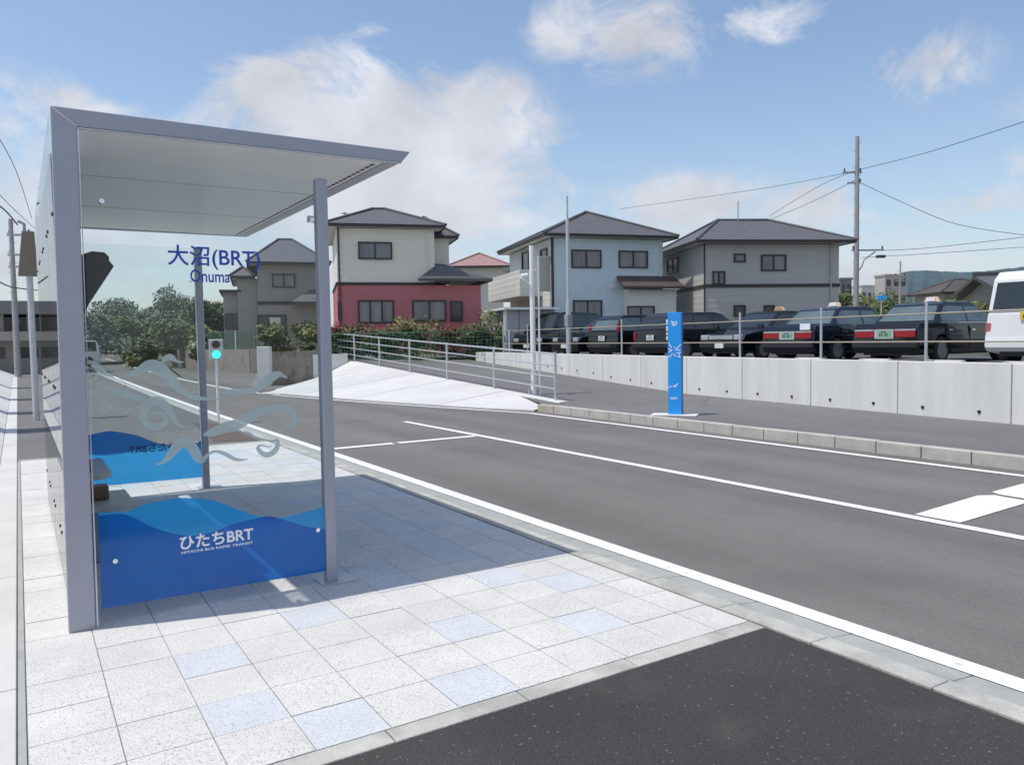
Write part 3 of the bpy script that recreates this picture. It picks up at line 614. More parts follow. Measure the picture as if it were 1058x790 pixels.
mark([[(432, 475), (446, 500), (460, 520)], [(545, 490), (520, 520), (490, 540)], [(430, 530), (465, 545), (432, 560)], [(500, 545), (540, 540)], [(478, 515), (496, 515)], [(470, 570), (445, 600), (428, 606)], [(480, 575), (495, 600)], [(505, 570), (548, 562)], [(512, 600), (546, 604)], [(530, 560), (530, 600)]], .014).build('lettering', TXWHITE, e)
mark([[(430, 880), (462, 862)], [(468, 868), (500, 856), (520, 840)], [(480, 872), (505, 862)]], .014).build('wave_mark', TXWHITE, e)
mark([[(442, 968), (512, 968)], [(448, 980), (505, 980)]], .010).build('lettering', TXWHITE, e)
q = MB()
for k, (z0, z1) in enumerate(((1.62, 1.70), (1.50, 1.58), (1.43, 1.47), (1.34, 1.4))): q.box(-.152, -.1255, -.068, -.064, z0, z1)
q.build('lettering', TXWHITE, e)

# ------------------------------------------------------------------ steel poles
e = empty('camera_pole', (10.45, 15.6, zr(15.6) - .01), 0, 'white steel pole carrying a small camera beside the ramp railing', 'pole')
q = MB(); q.tube([(0, 0, .02), (0, 0, 3.55)], .062, 14); q.build('pole', WHITEM, e)
q = MB(); q.tube([(.13, -.08, .02), (.13, -.08, 3.3)], .025, 10); q.build('conduit', WHITEM, e)
q = MB(); q.tube([(0, 0, .0), (0, 0, .02)], .16, 16); q.box(-.02, .02, -.14, .14, .02, .12); q.box(-.14, .14, -.02, .02, .02, .12); q.build('base_flange', GALV, e)
q = MB(); q.tube([(0, 0, 2.62), (-.14, .02, 2.68), (-.22, .04, 2.76)], .022, 8); q.build('arm', WHITEM, e)
q = MB(); q.tube([(-.16, -.04, 2.84), (-.36, -.06, 2.80)], .06, 12); q.build('camera', WHITEM, e, bevel=.01)
b0 = Vector((15.35, 20.8, .8))
e = empty('antenna_pole', b0, 0, 'slim telescoping grey pole rising in front of the light blue house', 'pole')
q = MB(); q.tube([(0, 0, 0), (0, 0, 1.9)], .085, 12); q.tube([(0, 0, 1.9), (0, 0, 4.6)], .055, 12); q.tube([(0, 0, 4.6), (0, 0, 5.35)], .035, 10); q.build('pole', GALV, e)
q = MB(); q.box(-.1, .1, -.1, .1, 1.1, 1.5); q.build('junction_box', GALVD, e, bevel=.01)

# small signal seen through the glass
g0 = on_z(226, 436, 0)
e = empty('signal_lamp', g0, -math.atan2(g0.x, g0.y), 'small grey signal on a thin pole showing a green light', 'signal')
q = MB(); q.tube([(0, 0, 0), (0, 0, 1.22)], .028, 10); q.build('pole', WHITEM, e)
q = MB(); q.box(-.13, .13, -.03, .1, 1.2, 1.6); q.build('housing', pm('signal_grey', (.5, .52, .5), .5, .05), e, bevel=.015)
for z, mt, nm in ((1.5, pm('lamp_off_red', (.04, .012, .015), .3, .1), 'red_lamp'), (1.31, pm('lamp_on_green', (.05, .7, .55), .3, .02, emit=((.04, .9, .62), 1.6)), 'green_lamp')):
    q = MB(); q.tube([(0, -.045, z), (0, -.028, z)], .075, 20); q.build(nm, mt, e)
# pole with a cabinet at the left
g0 = Vector((.27, 18.8, 0))
e = empty('cabinet_pole', g0, 0, 'grey pole carrying a brown equipment cabinet left of the shelter', 'pole')
q = MB(); q.tube([(0, 0, 0), (0, 0, 3.05)], .06, 12); q.build('pole', GALV, e)
q = MB(); q.poly([(-.2, -.12, 2.95), (.15, -.12, 2.95), (.12, -.12, 3.85), (-.1, -.12, 3.85)], .24, Vector((0, 1, 0))); q.build('cabinet', pm('cabinet_brown', (.2, .17, .13), .6, .1), e, bevel=.015)
q = MB(); q.tube([(-.05, 0, 3.85), (-.05, 0, 4.0), (-.16, 0, 4.05)], .03, 8); q.build('antenna', GALVD, e)
g0 = Vector((.75, 27, 0)); e = empty('sign_pole', g0, 0, 'thin grey pole between the cabinet pole and the shelter edge', 'pole')
q = MB(); q.tube([(0, 0, 0), (0, 0, 2.7)], .05, 10); q.build('pole', GALV, e); q = MB(); q.box(-.12, .12, -.06, .06, 1.9, 2.3); q.build('box', GALVD, e)

# ------------------------------------------------------------------ utility poles and wires
def upole(base, h, label, arms, rz=0, r=.17):
    e = empty('utility_pole', base, rz, label, 'utility pole')
    q = MB(); q.tube([(0, 0, 0), (0, 0, h)], r, 12, r * .62); q.build('pole', POLEC, e)
    for (z, x0, x1) in arms:
        q = MB(); q.box(x0, x1, -.06, .06, z - .05, z + .05); q.build('crossarm', GALVD, e)
        for x in ([x0 + .1, x1 - .1] if x1 - x0 > .8 else [x1]):
            c = MB(); c.tube([(x, 0, z + .05), (x, 0, z + .25)], .05, 8); c.build('insulator', WIREM, e)
    q = MB()
    for k in range(int(h / .5) - 3): q.box(-.25 if k % 2 else r * .5, -r * .5 if k % 2 else .25, -.01, .01, 1.8 + k * .5, 1.825 + k * .5)
    q.build('step_bolt', GALVD, e); return e
rt_ang = math.atan2(R[1][0], R[0][0])
ub = at(884.5, 303, 50); ub.z = .8
e = upole(ub, 13.2, 'tall concrete utility pole right of the grey house', [(10.95, -.9, .3), (10.3, -.6, .2), (6.05, -.3, 1.75)], rt_ang, .19)
q = MB(); q.box(1.3, 1.8, -.15, .15, 5.55, 5.72); q.build('cable_box', WIREM, e)
q = MB(); q.tube([(0, 0, 4.6), (.35, 0, 5.0), (.5, 0, 5.45), (1.2, 0, 5.95)], .04, 8); q.build('brace', GALVD, e)
ul = at(18, 372, 40); ul.z = 0
e = upole(ul, 8.0, 'dark utility pole at the left picture edge before the low building', [(7.2, -.2, 1.0), (6.2, -.2, 1.4), (5.6, -.2, 1.4)], rt_ang, .16)
def wire(pts, label, r=.022):
    P = [at(*p) for p in pts]; S_ = smooth(P, 5); O_ = S_[0].copy(); q = MB(); q.tube([p - O_ for p in S_], r, 5)
    tag(q.build('power_line', WIREM, loc=O_), label, 'cable', 'overhead cables')
wire([(884, 176, 50), (845, 193, 60), (795, 223, 75)], 'upper thick cable sloping left from the tall utility pole', .02)
wire([(884, 186, 50), (840, 208, 62), (788, 230, 78)], 'lower thick cable sloping left from the tall utility pole', .02)
wire([(884, 177, 50), (780, 196, 58), (640, 216, 70)], 'faint cable running left above the grey and blue houses', .016)
wire([(885, 176, 50), (960, 157, 44), (1070, 122, 36)], 'cable climbing right from the top of the tall utility pole', .018)
wire([(885, 187, 50), (930, 208, 50), (990, 232, 50), (1075, 245, 50)], 'cable sagging right from the tall utility pole', .018)
wire([(905, 259, 50), (960, 256, 48), (1075, 243, 44)], 'low cable running right from the crossarm of the tall pole', .017)
wire([(890, 266, 50), (960, 262, 48), (1075, 254, 44)], 'lowest cable running right from the tall pole', .016)
wire([(-10, 128, 26), (16, 175, 32), (33, 226, 44)], 'highest cable coming down from the upper left corner', .014)
wire([(-10, 190, 30), (10, 212, 34), (36, 236, 44)], 'middle cable coming down at the left edge', .014)
wire([(-10, 206, 34), (6, 218, 37), (18, 232, 40)], 'short thick cable reaching the left utility pole', .035)
wire([(-10, 284, 30), (10, 296, 34), (40, 300, 44)], 'low cable crossing the left utility pole', .03)

# ------------------------------------------------------------------ houses
class House:
    def __init__(s, label, corner, th, cat='house', name='house'):
        s.th = th; s.P = Vector((corner.x, corner.y, .78)); s.e = empty(name, s.P, -th, label, cat)
        s.ux = Vector((math.cos(th), -math.sin(th), 0)); s.uy = Vector((math.sin(th), math.cos(th), 0))
    def f(s, px, py, off=0.0):   # pixel on the front plane (local y=off) -> (u, z)
        d = ray(px, py); C0 = Vector((0, 0, EYE)); t = (s.P + s.uy * off - C0).dot(s.uy) / d.dot(s.uy); W = C0 + d * t - s.P; return W.dot(s.ux), W.z
    def sd(s, px, py, off=0.0):
        d = ray(px, py); C0 = Vector((0, 0, EYE)); t = (s.P + s.ux * off - C0).dot(s.ux) / d.dot(s.ux); W = C0 + d * t - s.P; return W.dot(s.uy), W.z
    def block(s, name, mt, u0, u1, v0, v1, z0, z1):
        q = MB(); q.box(u0, u1, v0, v1, z0, z1); return q.build(name, mt, s.e, bevel=.02)
    def hip(s, u0, u1, v0, v1, z, h, mt, ov=.55, ridge=None, parent=None):
        a, b_, c, d = u0 - ov, u1 + ov, v0 - ov, v1 + ov; t = .14
        mu, mv = (a + b_) / 2, (c + d) / 2; W_, D_ = b_ - a, d - c
        rl = max(0, (W_ - D_) / 2) if ridge is None else ridge
        rv = max(0, (D_ - W_) / 2) if ridge is None else 0
        vs = [(a, c, z), (b_, c, z), (b_, d, z), (a, d, z), (a, c, z + t), (b_, c, z + t), (b_, d, z + t), (a, d, z + t), (mu - rl, mv - rv, z + h), (mu + rl, mv + rv, z + h)]
        q = MB(); q.add(vs, [(4, 5, 9, 8), (6, 7, 8, 9), (5, 6, 9), (7, 4, 8)] if W_ >= D_ or ridge is not None else [(4, 5, 8), (5, 6, 9, 8), (6, 7, 9), (7, 4, 8, 9)])
        o = q.build('roof', mt, parent or s.e)
        f_ = MB(); e_ = .02; f_.box(a + e_, b_ - e_, c + e_, c + .1, z, z + t - .004); f_.box(a + e_, b_ - e_, d - .1, d - e_, z, z + t - .004); f_.box(a + e_, a + .1, c + .1, d - .1, z, z + t - .004); f_.box(b_ - .1, b_ - e_, c + .1, d - .1, z, z + t - .004)
        f_.mat(1).add([(a + .1, c + .1, z + .03), (b_ - .1, c + .1, z + .03), (b_ - .1, d - .1, z + .03), (a + .1, d - .1, z + .03)], [(0, 1, 2, 3)])
        f_.build('eave', [TRIM, PALEW], o)
        rg = MB()
        def rr(i, j): rg.tube([Vector(vs[i]) + Vector((0, 0, .02)), Vector(vs[j]) + Vector((0, 0, .04))], .07, 6)
        rr(4, 8); rr(7, 8 if rv == 0 else 9); rr(5, 9 if rv == 0 else 8); rr(6, 9); rr(8, 9) if (rl + rv) > .05 else None
        rg.build('ridge_cap', mt, o); return o
    def win(s, u0, u1, z0, z1, side=False, dark=False, off=0.0, n=2, parent=None):
        def B(q, a, b_, y0, y1, c, d):
            if side: q.box(off - y1, off - y0, a, b_, c, d)
            else: q.box(a, b_, off - y1, off - y0, c, d)
        t = .07; q = MB(); B(q, u0, u1, .003, .07, z0, z0 + t); B(q, u0, u1, .003, .07, z1 - t, z1); B(q, u0, u0 + t, .003, .07, z0 + t, z1 - t); B(q, u1 - t, u1, .003, .07, z0 + t, z1 - t)
        for k in range(1, n): x = u0 + (u1 - u0) * k / n; B(q, x - .035, x + .035, .003, .06, z0 + t, z1 - t)
        o = q.build('window', WINF, parent or s.e); p = MB(); B(p, u0 + t, u1 - t, .004, .02, z0 + t, z1 - t); p.build('pane', PANED if dark else PANE, o); return o
    def winpx(s, x0, x1, y0, y1, side=False, **k):
        g = s.sd if side else s.f; off = k.get('off', 0)
        a = g(x0, (y0 + y1) / 2, off); c = g(x1, (y0 + y1) / 2, off); xm = (x0 + x1) / 2; return s.win(min(a[0], c[0]), max(a[0], c[0]), g(xm, y1, off)[1], g(xm, y0, off)[1], side, **k)
    def belt(s, u0, u1, v0, v1, z, h=.12):
        q = MB(); q.box(u0 - .04, u1 + .04, v0 - .04, v1 + .04, z - h / 2, z + h / 2); return q.build('belt_course', TRIM, s.e)
def th(deg): return rad(deg)

# house 1: cream over red
H = House('two storey house with cream upper floor and red ground floor', at(349, 330, 36), th(18))
uR = H.f(449, 260)[0]; zE = H.f(400, 236)[1]; zB = H.f(400, 293)[1]
H.block('ground_floor_wall', REDW, 0, H.f(497, 310)[0], 0, 7.0, 0, zB - .06); H.block('upper_wall', CREAM, .02, uR, .02, 6.5, zB, zE)
H.belt(0, uR, 0, 6.5, zB, .12); H.block('rear_wing_wall', CREAM, uR - .1, uR + .9, 1.2, 6.3, zB + .1, zE - .25)
H.hip(.02, uR, .02, 6.5, zE, H.f(394, 212)[1] - zE + .35, ROOFD, .5, ridge=.3)
H.hip(uR - 1.2, uR + .9, 1.3, 6.2, zE - .3, 1.2, ROOFD, .45)
# lean roof over the extension
u1 = H.f(505, 292)[0]; z0_ = H.f(470, 291)[1]; z1_ = H.f(470, 271)[1]; uA = H.f(431, 291)[0]
q = MB(); vs = [(uA, -.5, z0_), (u1 + .1, -.5, z0_), (u1 + .1, 5.5, z0_), (uR + .02, 1.3, z1_), (H.f(474, 270)[0], 1.3, z1_), (uR + .02, 5.5, z1_), (uA + .02, .02, z0_ + .3)]
q.add([(uA, -.5, z0_ + .12), (u1 + .1, -.5, z0_ + .12), (u1 + .1, 7.2, z0_ + .12), (uR - .05, 7.2, z1_), (uR + .8, 4.0, z1_ + .1), (uR + .6, 1.25, z1_ + .05), (uR + .02, 1.2, z1_ + .05), (uR + .02, 0, z0_ + .75)],
      [(0, 1, 5, 7), (5, 6, 7), (1, 2, 4, 5), (2, 3, 4)]); q.box(uA, u1 + .1, -.5, -.4, z0_, z0_ + .115); q.box(u1, u1 + .1, -.39, 7.2, z0_, z0_ + .115)
q.build('porch_roof', ROOFD, H.e)
H.winpx(370, 405, 250, 268); H.winpx(370, 407, 310, 334, n=3); H.winpx(426, 461, 310, 332); H.winpx(465, 478, 311, 332, n=1, dark=True)
H.winpx(349, 353, 312, 330, n=1, dark=True)
a_ = H.f(359, 222)[0]; q = MB(); zt = H.f(359, 208)[1]; q.tube([(a_, 3, zE + .4), (a_, 3, zt)], .03, 6); q.box(a_ - .25, a_ + .25, 2.97, 3.03, zt - .3, zt - .24); q.box(a_ - .15, a_ + .15, 2.97, 3.03, zt - .1, zt - .05); q.build('antenna', GALVD, H.e)
q = MB(); q.tube([(.12, -.06, 0), (.12, -.06, zE)], .04, 8); q.build('downpipe', TRIM, H.e)

def ac_unit(H, u, v=-.45):
    q = MB(); q.box(u, u + .8, v, v + .3, .1, .7); o = q.build('air_conditioner', PALEW, H.e, bevel=.01); q = MB(); q.tube([(u + .32, v - .01, .4), (u + .32, v, .4)], .22, 16); q.build('fan_grille', GALVD, o)
def pipe(H, u, z0, z1, v=-.05):
    q = MB(); q.tube([(u, v, z0), (u, v, z1)], .035, 8); q.build('downpipe', PALEW, H.e)
pipe(H, uR * .92, zB + .1, zE - .05)
# house 2: light blue
H = House('light blue two storey house with grey hip roof and white balcony', at(571.5, 330, 38), th(16))
uR = H.f(685, 270)[0]; zE = H.f(600, 246)[1]; DV = H.sd(527, 262)[0] if H.sd(527, 262)[0] > 2 else 7
DV = min(max(DV, 5.5), 8.5)
H.block('wall', SKYW, 0, uR, 0, DV, 0, zE); H.block('side_wall', PALEW, -.05, -.003, .12, DV - .02, 0, zE - .02)
H.hip(0, uR, 0, DV, zE, 1.75, ROOFD, .6)
q = MB(); q.box(-.06, .05, -.05, .06, 0, zE - .02); q.build('corner_trim', TRIM, H.e)
H.winpx(590, 621, 258, 277); H.winpx(639, 669, 259, 277); H.winpx(592, 622, 310, 345); H.winpx(647, 676, 315, 345)
H.winpx(559, 566, 257, 272, side=True, n=1, off=-.05, dark=True); H.winpx(540, 547, 260, 290, side=True, n=1, off=-.05, dark=True)
q = MB(); a_ = H.f(637, 285)[0]; c_ = H.f(696, 285)[0]; zt = H.f(660, 285)[1]; zb = H.f(660, 297)[1]
q.add([(a_, 0, zt), (c_, 0, zt), (c_ + .1, -1.0, zb), (a_ - .05, -1.0, zb), (a_, 0, zt - .12), (c_, 0, zt - .12), (c_ + .1, -1.0, zb - .12), (a_ - .05, -1.0, zb - .12)], [(0, 1, 2, 3), (4, 7, 6, 5), (3, 2, 6, 7), (0, 3, 7, 4), (1, 5, 6, 2)]); q.build('canopy', ROOFB, H.e)
H.block('porch_wall', PALEW, a_ + .35, c_ - .15, -.55, -.003, 0, zb - .12)
H.winpx(648, 676, 316, 345, off=-.55)
pipe(H, uR - .15, 0, zE - .05); q = MB(); q.box(uR * .5, uR * .5 + .3, -.06, -.003, 3.2, 3.35); q.build('vent', WHITEM, H.e)
# balcony along the left side
zf = H.sd(545, 306)[1]; zt = H.sd(545, 280)[1]; q = MB(); q.box(-1.25, -.055, 1.4, DV + .3, zf - .15, zf); q.box(-1.25, -1.15, 1.4, DV + .3, zf + .002, zf + 1.15); q.box(-1.148, -.055, 1.4, 1.5, zf + .002, zf + 1.15); q.build('balcony', PALEW, H.e, bevel=.01)
H.block('side_panel', pm('beige_panel', (.36, .38, .34), .8, .05), -.75, -.055, .15, .25, zf, zf + 1.7)

# house 3: grey
H = House('long grey two storey house with dark belt course and hip roof', at(728, 330, 38), th(25))
uR = H.f(867, 270)[0]; zE = H.f(780, 252)[1]; zB = H.f(790, 295)[1]; DV = 6.8
H.block('wall', GREYW, 0, uR, 0, DV, 0, zE); H.belt(0, uR, 0, DV, zB, .16); H.hip(0, uR, 0, DV, zE, 1.65, ROOFD, .6, ridge=1.4)
H.winpx(758, 770, 262, 271, n=1); H.winpx(786, 812, 263, 280); H.winpx(736, 749, 280, 294); H.winpx(758, 770, 315, 327, n=1, dark=True); H.winpx(789, 800, 315, 327, n=1, dark=True)
H.winpx(690, 701, 267, 282, side=True)
q = MB(); q.box(-.03, .03, -.03, .03, 0, zE); q.build('corner_trim', TRIM, H.e)
a_ = H.f(858, 256)[0]; q = MB(); q.tube([(a_, -.06, 0), (a_, -.06, zE)], .035, 8); q.build('downpipe', GREYW, H.e)
q = MB(); a_ = H.f(725, 240)[0]; q.tube([(3, 3, zE + 1.2), (3, 3, zE + 2.6)], .025, 6); q.build('antenna', GALVD, H.e)

# house 4: brown grey, seen through the shelter glass
H = House('brown grey two storey house behind the green net, seen through shelter glass', at(268, 345, 46), th(14))
uR = H.f(331, 290)[0]; zE = H.f(300, 274)[1]; zB = H.f(300, 313)[1]
H.block('wall', BROWNW, 0, uR, 0, 8, 0, zE); H.belt(0, uR, 0, 8, zB, .2); H.hip(0, uR, 0, 8, zE, 2.0, ROOFD, .6, ridge=.4)
u0 = H.f(230, 310)[0]; u00 = H.f(245, 300)[0]; zw = H.f(245, 301)[1]
H.block('left_wing_wall', BROWNW, u00, -.003, .6, 7, 0, H.f(255, 287)[1]); H.hip(u00, -.5, .6, 7, H.f(255, 287)[1], .7, ROOFD, .4)
H.block('low_wing_wall', BROWNW, u0, u00 - .003, 1.0, 6, 0, zw); q = MB(); q.box(u0 - .2, u00 + .2, .6, 6.2, zw, zw + .14); q.build('flat_roof', TRIM, H.e)
H.winpx(281, 305, 283, 297, n=2); H.winpx(266, 296, 325, 345, dark=True); H.winpx(232, 248, 324, 340, dark=True, off=.9)
H.block('white_panel', CONW, H.f(279, 335)[0], H.f(290, 335)[0], -.12, -.003, H.f(284, 345)[1], H.f(284, 328)[1])
q = MB(); a_ = H.f(300, 313)[0]; q.box(a_, uR + .4, -1.2, -.01, zB - .1, zB + .02); q.poly([(a_, -1.2, zB + .03), (uR + .4, -1.2, zB + .03), (uR + .2, -.2, zB + .8), (a_ + 1.2, -.2, zB + .8)], .06); q.build('porch_roof', ROOFD, H.e)

# house 5: red tiled roof behind
H = House('distant beige house with a faded red tiled hip roof', at(472, 320, 62), th(30))
uR = H.f(520, 300)[0]; zE = H.f(495, 277)[1]
H.block('wall', BEIGEW, 0, uR, 0, 7, 0, zE); H.hip(0, uR, 0, 7, zE, 1.35, ROOFR, .7); H.winpx(486, 496, 285, 297, dark=True)
# house 6: traditional roofs at the right edge
H = House('traditional house with steep dark gabled roof at the right picture edge', at(1046, 320, 62), th(40))
zE = H.f(1020, 300)[1]; H.block('wall', BROWNW, 0, 12, 0, 9, 0, zE)
q = MB(); zr_ = H.f(1040, 280)[1]
q.add([(-1, -1, zE - .3), (-1, 10, zE - .3), (-1, 4.5, zr_), (13, -1, zE - .3), (13, 10, zE - .3), (13, 4.5, zr_), (-1, -1, zE - .6), (13, -1, zE - .6), (-1, 10, zE - .6), (13, 10, zE - .6), (-1, 4.5, zr_ - .3), (13, 4.5, zr_ - .3)], [(0, 3, 5, 2), (1, 2, 5, 4), (6, 10, 11, 7), (8, 9, 11, 10), (0, 2, 10, 6), (2, 1, 8, 10), (3, 7, 11, 5), (5, 11, 9, 4), (0, 6, 7, 3), (1, 4, 9, 8)]); q.build('roof', ROOFD, H.e)
q = MB(); q.box(-1.1, 13.1, 4.3, 4.7, zr_ - .05, zr_ + .25); q.build('ridge_cap', ROOFD, H.e)
q = MB(); q.add([(-.003, .2, zE), (-.003, 8.8, zE), (-.003, 4.5, zr_ - .4)], [(0, 1, 2)]); q.build('gable_wall', BROWNW, H.e)
H = House('low brown tiled roof house in front of the wooded hill', at(975, 320, 75), th(30))
zE = H.f(990, 303)[1]; H.block('wall', BROWNW, 0, 6, 0, 5, 0, zE); H.hip(0, 6, 0, 5, zE, 1.5, ROOFB, .6)
# flat blocks in the distance
def block(px0, px1, pyt, D, th_, label, mt, rows, cols):
    H = House(label, at(px0, 320, D), th(th_), 'building', 'apartment_building'); u = H.f(px1, 300)[0]; z = H.f((px0 + px1) / 2, pyt)[1]
    H.block('wall', mt, 0, u, 0, u * .6, 0, z); q = MB(); q.box(-.15, u + .15, -.15, u * .6 + .15, z + .003, z + .35); q.build('parapet', mt, H.e)
    for r_ in range(rows):
        for c_ in range(cols):
            a0 = u * (c_ + .25) / cols; z0 = z * (r_ + .35) / rows; H.win(a0, a0 + u / cols * .5, z0, z0 + z / rows * .4, dark=True, n=1)
block(914, 937, 285, 150, 20, 'distant square beige apartment block before the wooded hill', pm('far_beige', (.42, .39, .37), .8, .05, .3), 4, 3)
block(868, 880, 289, 130, 20, 'distant dark grey block between the grey house and utility pole', pm('far_grey', (.2, .21, .22), .8, .05, .3), 3, 2)
block(890, 912, 296, 190, 10, 'distant pale low block right of the tall utility pole', pm('far_pale', (.55, .55, .53), .8, .05, .3), 2, 4)
# low dark building at the left edge
bl = at(-150, 370, 46); wd = 16.0; bl = at(73, 370, 46); e = empty('long_building', (bl.x - wd, bl.y, 0), 0, 'long low grey building with dark window band at the left edge', 'building')
zz = lambda y: at(30, y, 46).z
q = MB(); q.box(0, wd, 0, 8, 0, zz(352)); q.build('ground_floor_wall', BROWNW, e); q = MB(); q.box(0, wd, .6, 8, zz(352) + .002, zz(328)); q.build('window_band', PANED, e)
q = MB(); q.box(-.2, wd + .2, -1.0, 8.2, zz(352), zz(343)); q.build('floor_slab', pm('slab_beige', (.34, .32, .29), .8, .1, 2), e)
q = MB(); q.box(-.4, wd + .4, -1.2, 8.4, zz(326), zz(313)); q.build('roof', pm('roof_band_grey', (.19, .19, .2), .7, .1, 2), e, bevel=.03)
for k in range(12):
    q = MB(); x = wd * (k + .5) / 12; q.box(x - .12, x + .12, -.3, -.1, zz(343) + .01, zz(326) - .01); q.build('column', pm('slab_beige', (.34, .32, .29)), e)
for k in range(10):
    q = MB(); x = wd * (k + .3) / 10; q.box(x, x + 1.1, -.04, .02, .9, zz(355) - .2); w_ = q.build('window', PANED, e)

# shed next to the blue house
H = House('grey shed with a thin white flat roof before the light blue house', at(524, 350, 33.5), th(16), 'shed', 'shed')
u = H.f(573, 340)[0]; zt = H.f(548, 320)[1]; H.block('wall', SHEDW, 0, u, 0, 3, 0, zt); q = MB(); q.box(-.2, u + .1, -.3, 3.1, zt + .002, zt + .1); q.build('roof', WHITEM, H.e); q = MB(); q.box(-.12, -.002, -.05, .1, 0, zt); q.build('post', WHITEM, H.e)
for k in range(1, 4): 
    q = MB(); q.box(u * k / 4 - .02, u * k / 4 + .02, -.02, -.002, 0, zt); q.build('seam', pm('seam', (.2, .2, .21), .7), H.e)

# ------------------------------------------------------------------ block walls and green net
def wallrun(pts, z0, z1, wd, name, mt, label, cat, extra=None):
    O_ = Vector(pts[0] + (0,)); q = MB()
    for a, c in zip(pts, pts[1:]): q.bar((a[0] - O_.x, a[1] - O_.y, (z0 + z1) / 2), (c[0] - O_.x, c[1] - O_.y, (z0 + z1) / 2), wd, z1 - z0)
    return tag(q.build(name, mt, loc=O_), label, cat)
wallrun([(10.35, 42.0), (9.3, 52.0), (9.9, 75), (12.5, 140)], -.05, 1.22, .2, 'block_wall', BLOCK, 'long stained block wall along the far side of the distant road', 'wall')
wallrun([(10.35, 42.0), (14.0, 37.6), (16.4, 34.6)], -.05, 1.25, .2, 'block_wall', BLOCK, 'stained block wall turning into the side street behind the white slope', 'wall')
wallrun([(7.75, 28.9), (10.2, 29.8)], -.05, 1.2, .18, 'block_wall', pm('block_wall_brown', (.25, .21, .18), .9, .2, 2.5, dirt=((.1, .09, .08), .52, 2.2), bump=.2), 'short mottled brown block wall between the white gate post and white slope', 'wall')
e = empty('gate_post', (7.5, 28.75, -.02), rt_ang, 'white concrete gate post with sloping foot behind the shelter glass', 'gate post')
q = MB(); q.box(-.18, .28, -.15, .15, 0, 1.42); q.build('shaft', CONW, e, bevel=.02); q = MB(); q.poly([(-.55, -.15, 0), (-.18, -.15, 0), (-.18, -.15, .5), (-.3, -.15, .2)], .3, Vector((0, 1, 0))); q.build('foot', CONW, e)
def netfence(pts, z0, z1, label, spacing=2.0, netmat=None):
    e = empty('net_fence', (0, 0, 0), 0, label, 'fence'); q = MB(); 
    for a, c in zip(pts, pts[1:]):
        A = Vector((*a, 0)); C_ = Vector((*c, 0)); n = max(1, int((C_ - A).length / spacing))
        for k in range(n + 1):
            P = A.lerp(C_, k / n); m_ = MB(); m_.tube([(P.x, P.y, z0), (P.x, P.y, z1 + .05)], .03, 6); m_.build('post', WHITEM if k % 3 == 1 else GREENN, e)
        q.bar(A + Vector((0, 0, z1)), C_ + Vector((0, 0, z1)), .03, .04); q.bar(A + Vector((0, 0, z0 + .05)), C_ + Vector((0, 0, z0 + .05)), .03, .03)
        # mesh wires
        L_ = (C_ - A).length; m2 = int(L_ / .16); 
        for k in range(m2): P = A.lerp(C_, (k + .5) / m2); q.bar(P + Vector((-.008, 0, (z0 + z1) / 2)), P + Vector((.008, 0, (z0 + z1) / 2)), .012, z1 - z0)
        for k in range(1, int((z1 - z0) / .12)): q.bar(A + Vector((0, 0, z0 + k * .12)), C_ + Vector((0, 0, z0 + k * .12)), .012, .012)
    q.build('mesh', GREENN, e); return e
netfence([(10.45, 42.3), (9.5, 52.2), (10.0, 66)], 1.22, 2.2, 'green net fence on top of the long block wall')
netfence([(10.6, 42.1), (14.1, 37.8), (16.5, 34.8)], 1.25, 2.1, 'green net fence before the brown grey house')
netfence([tuple(at(340, 350, 32)[:2]), tuple(at(430, 350, 30.5)[:2]), tuple(at(526, 350, 31)[:2])], .8, 1.85, 'green wire fence before the hedge of the red house', 2.4)

# ------------------------------------------------------------------ vegetation
def leaves(rng, clumps, n, size, nm=3):
    q = MB(); vol = [c[3] * c[4] * c[5] for c in clumps]; T = sum(v ** .67 for v in vol)
    for c, v in zip(clumps, vol):
        mi = c[6] if len(c) > 6 else None
        for _ in range(int(n * v ** .67 / T)):
            d = Vector((rng.gauss(0, 1), rng.gauss(0, 1), rng.gauss(0, 1))).normalized(); r_ = rng.random() ** .35 * (1 + rng.uniform(-.12, .16))
            P = Vector((c[0] + d.x * c[3] * r_, c[1] + d.y * c[4] * r_, c[2] + d.z * c[5] * r_))
            a = Vector((rng.gauss(0, 1), rng.gauss(0, 1), rng.gauss(0, 1))).normalized(); b_ = a.orthogonal().normalized(); s_ = size * rng.uniform(.55, 1.4)
            q.mat(mi if mi is not None and rng.random() < .75 else rng.randrange(nm)); q.add([P - a * s_, P + b_ * s_ * .5, P + a * s_, P - b_ * s_ * .5], [(0, 1, 2, 3)])
    return q
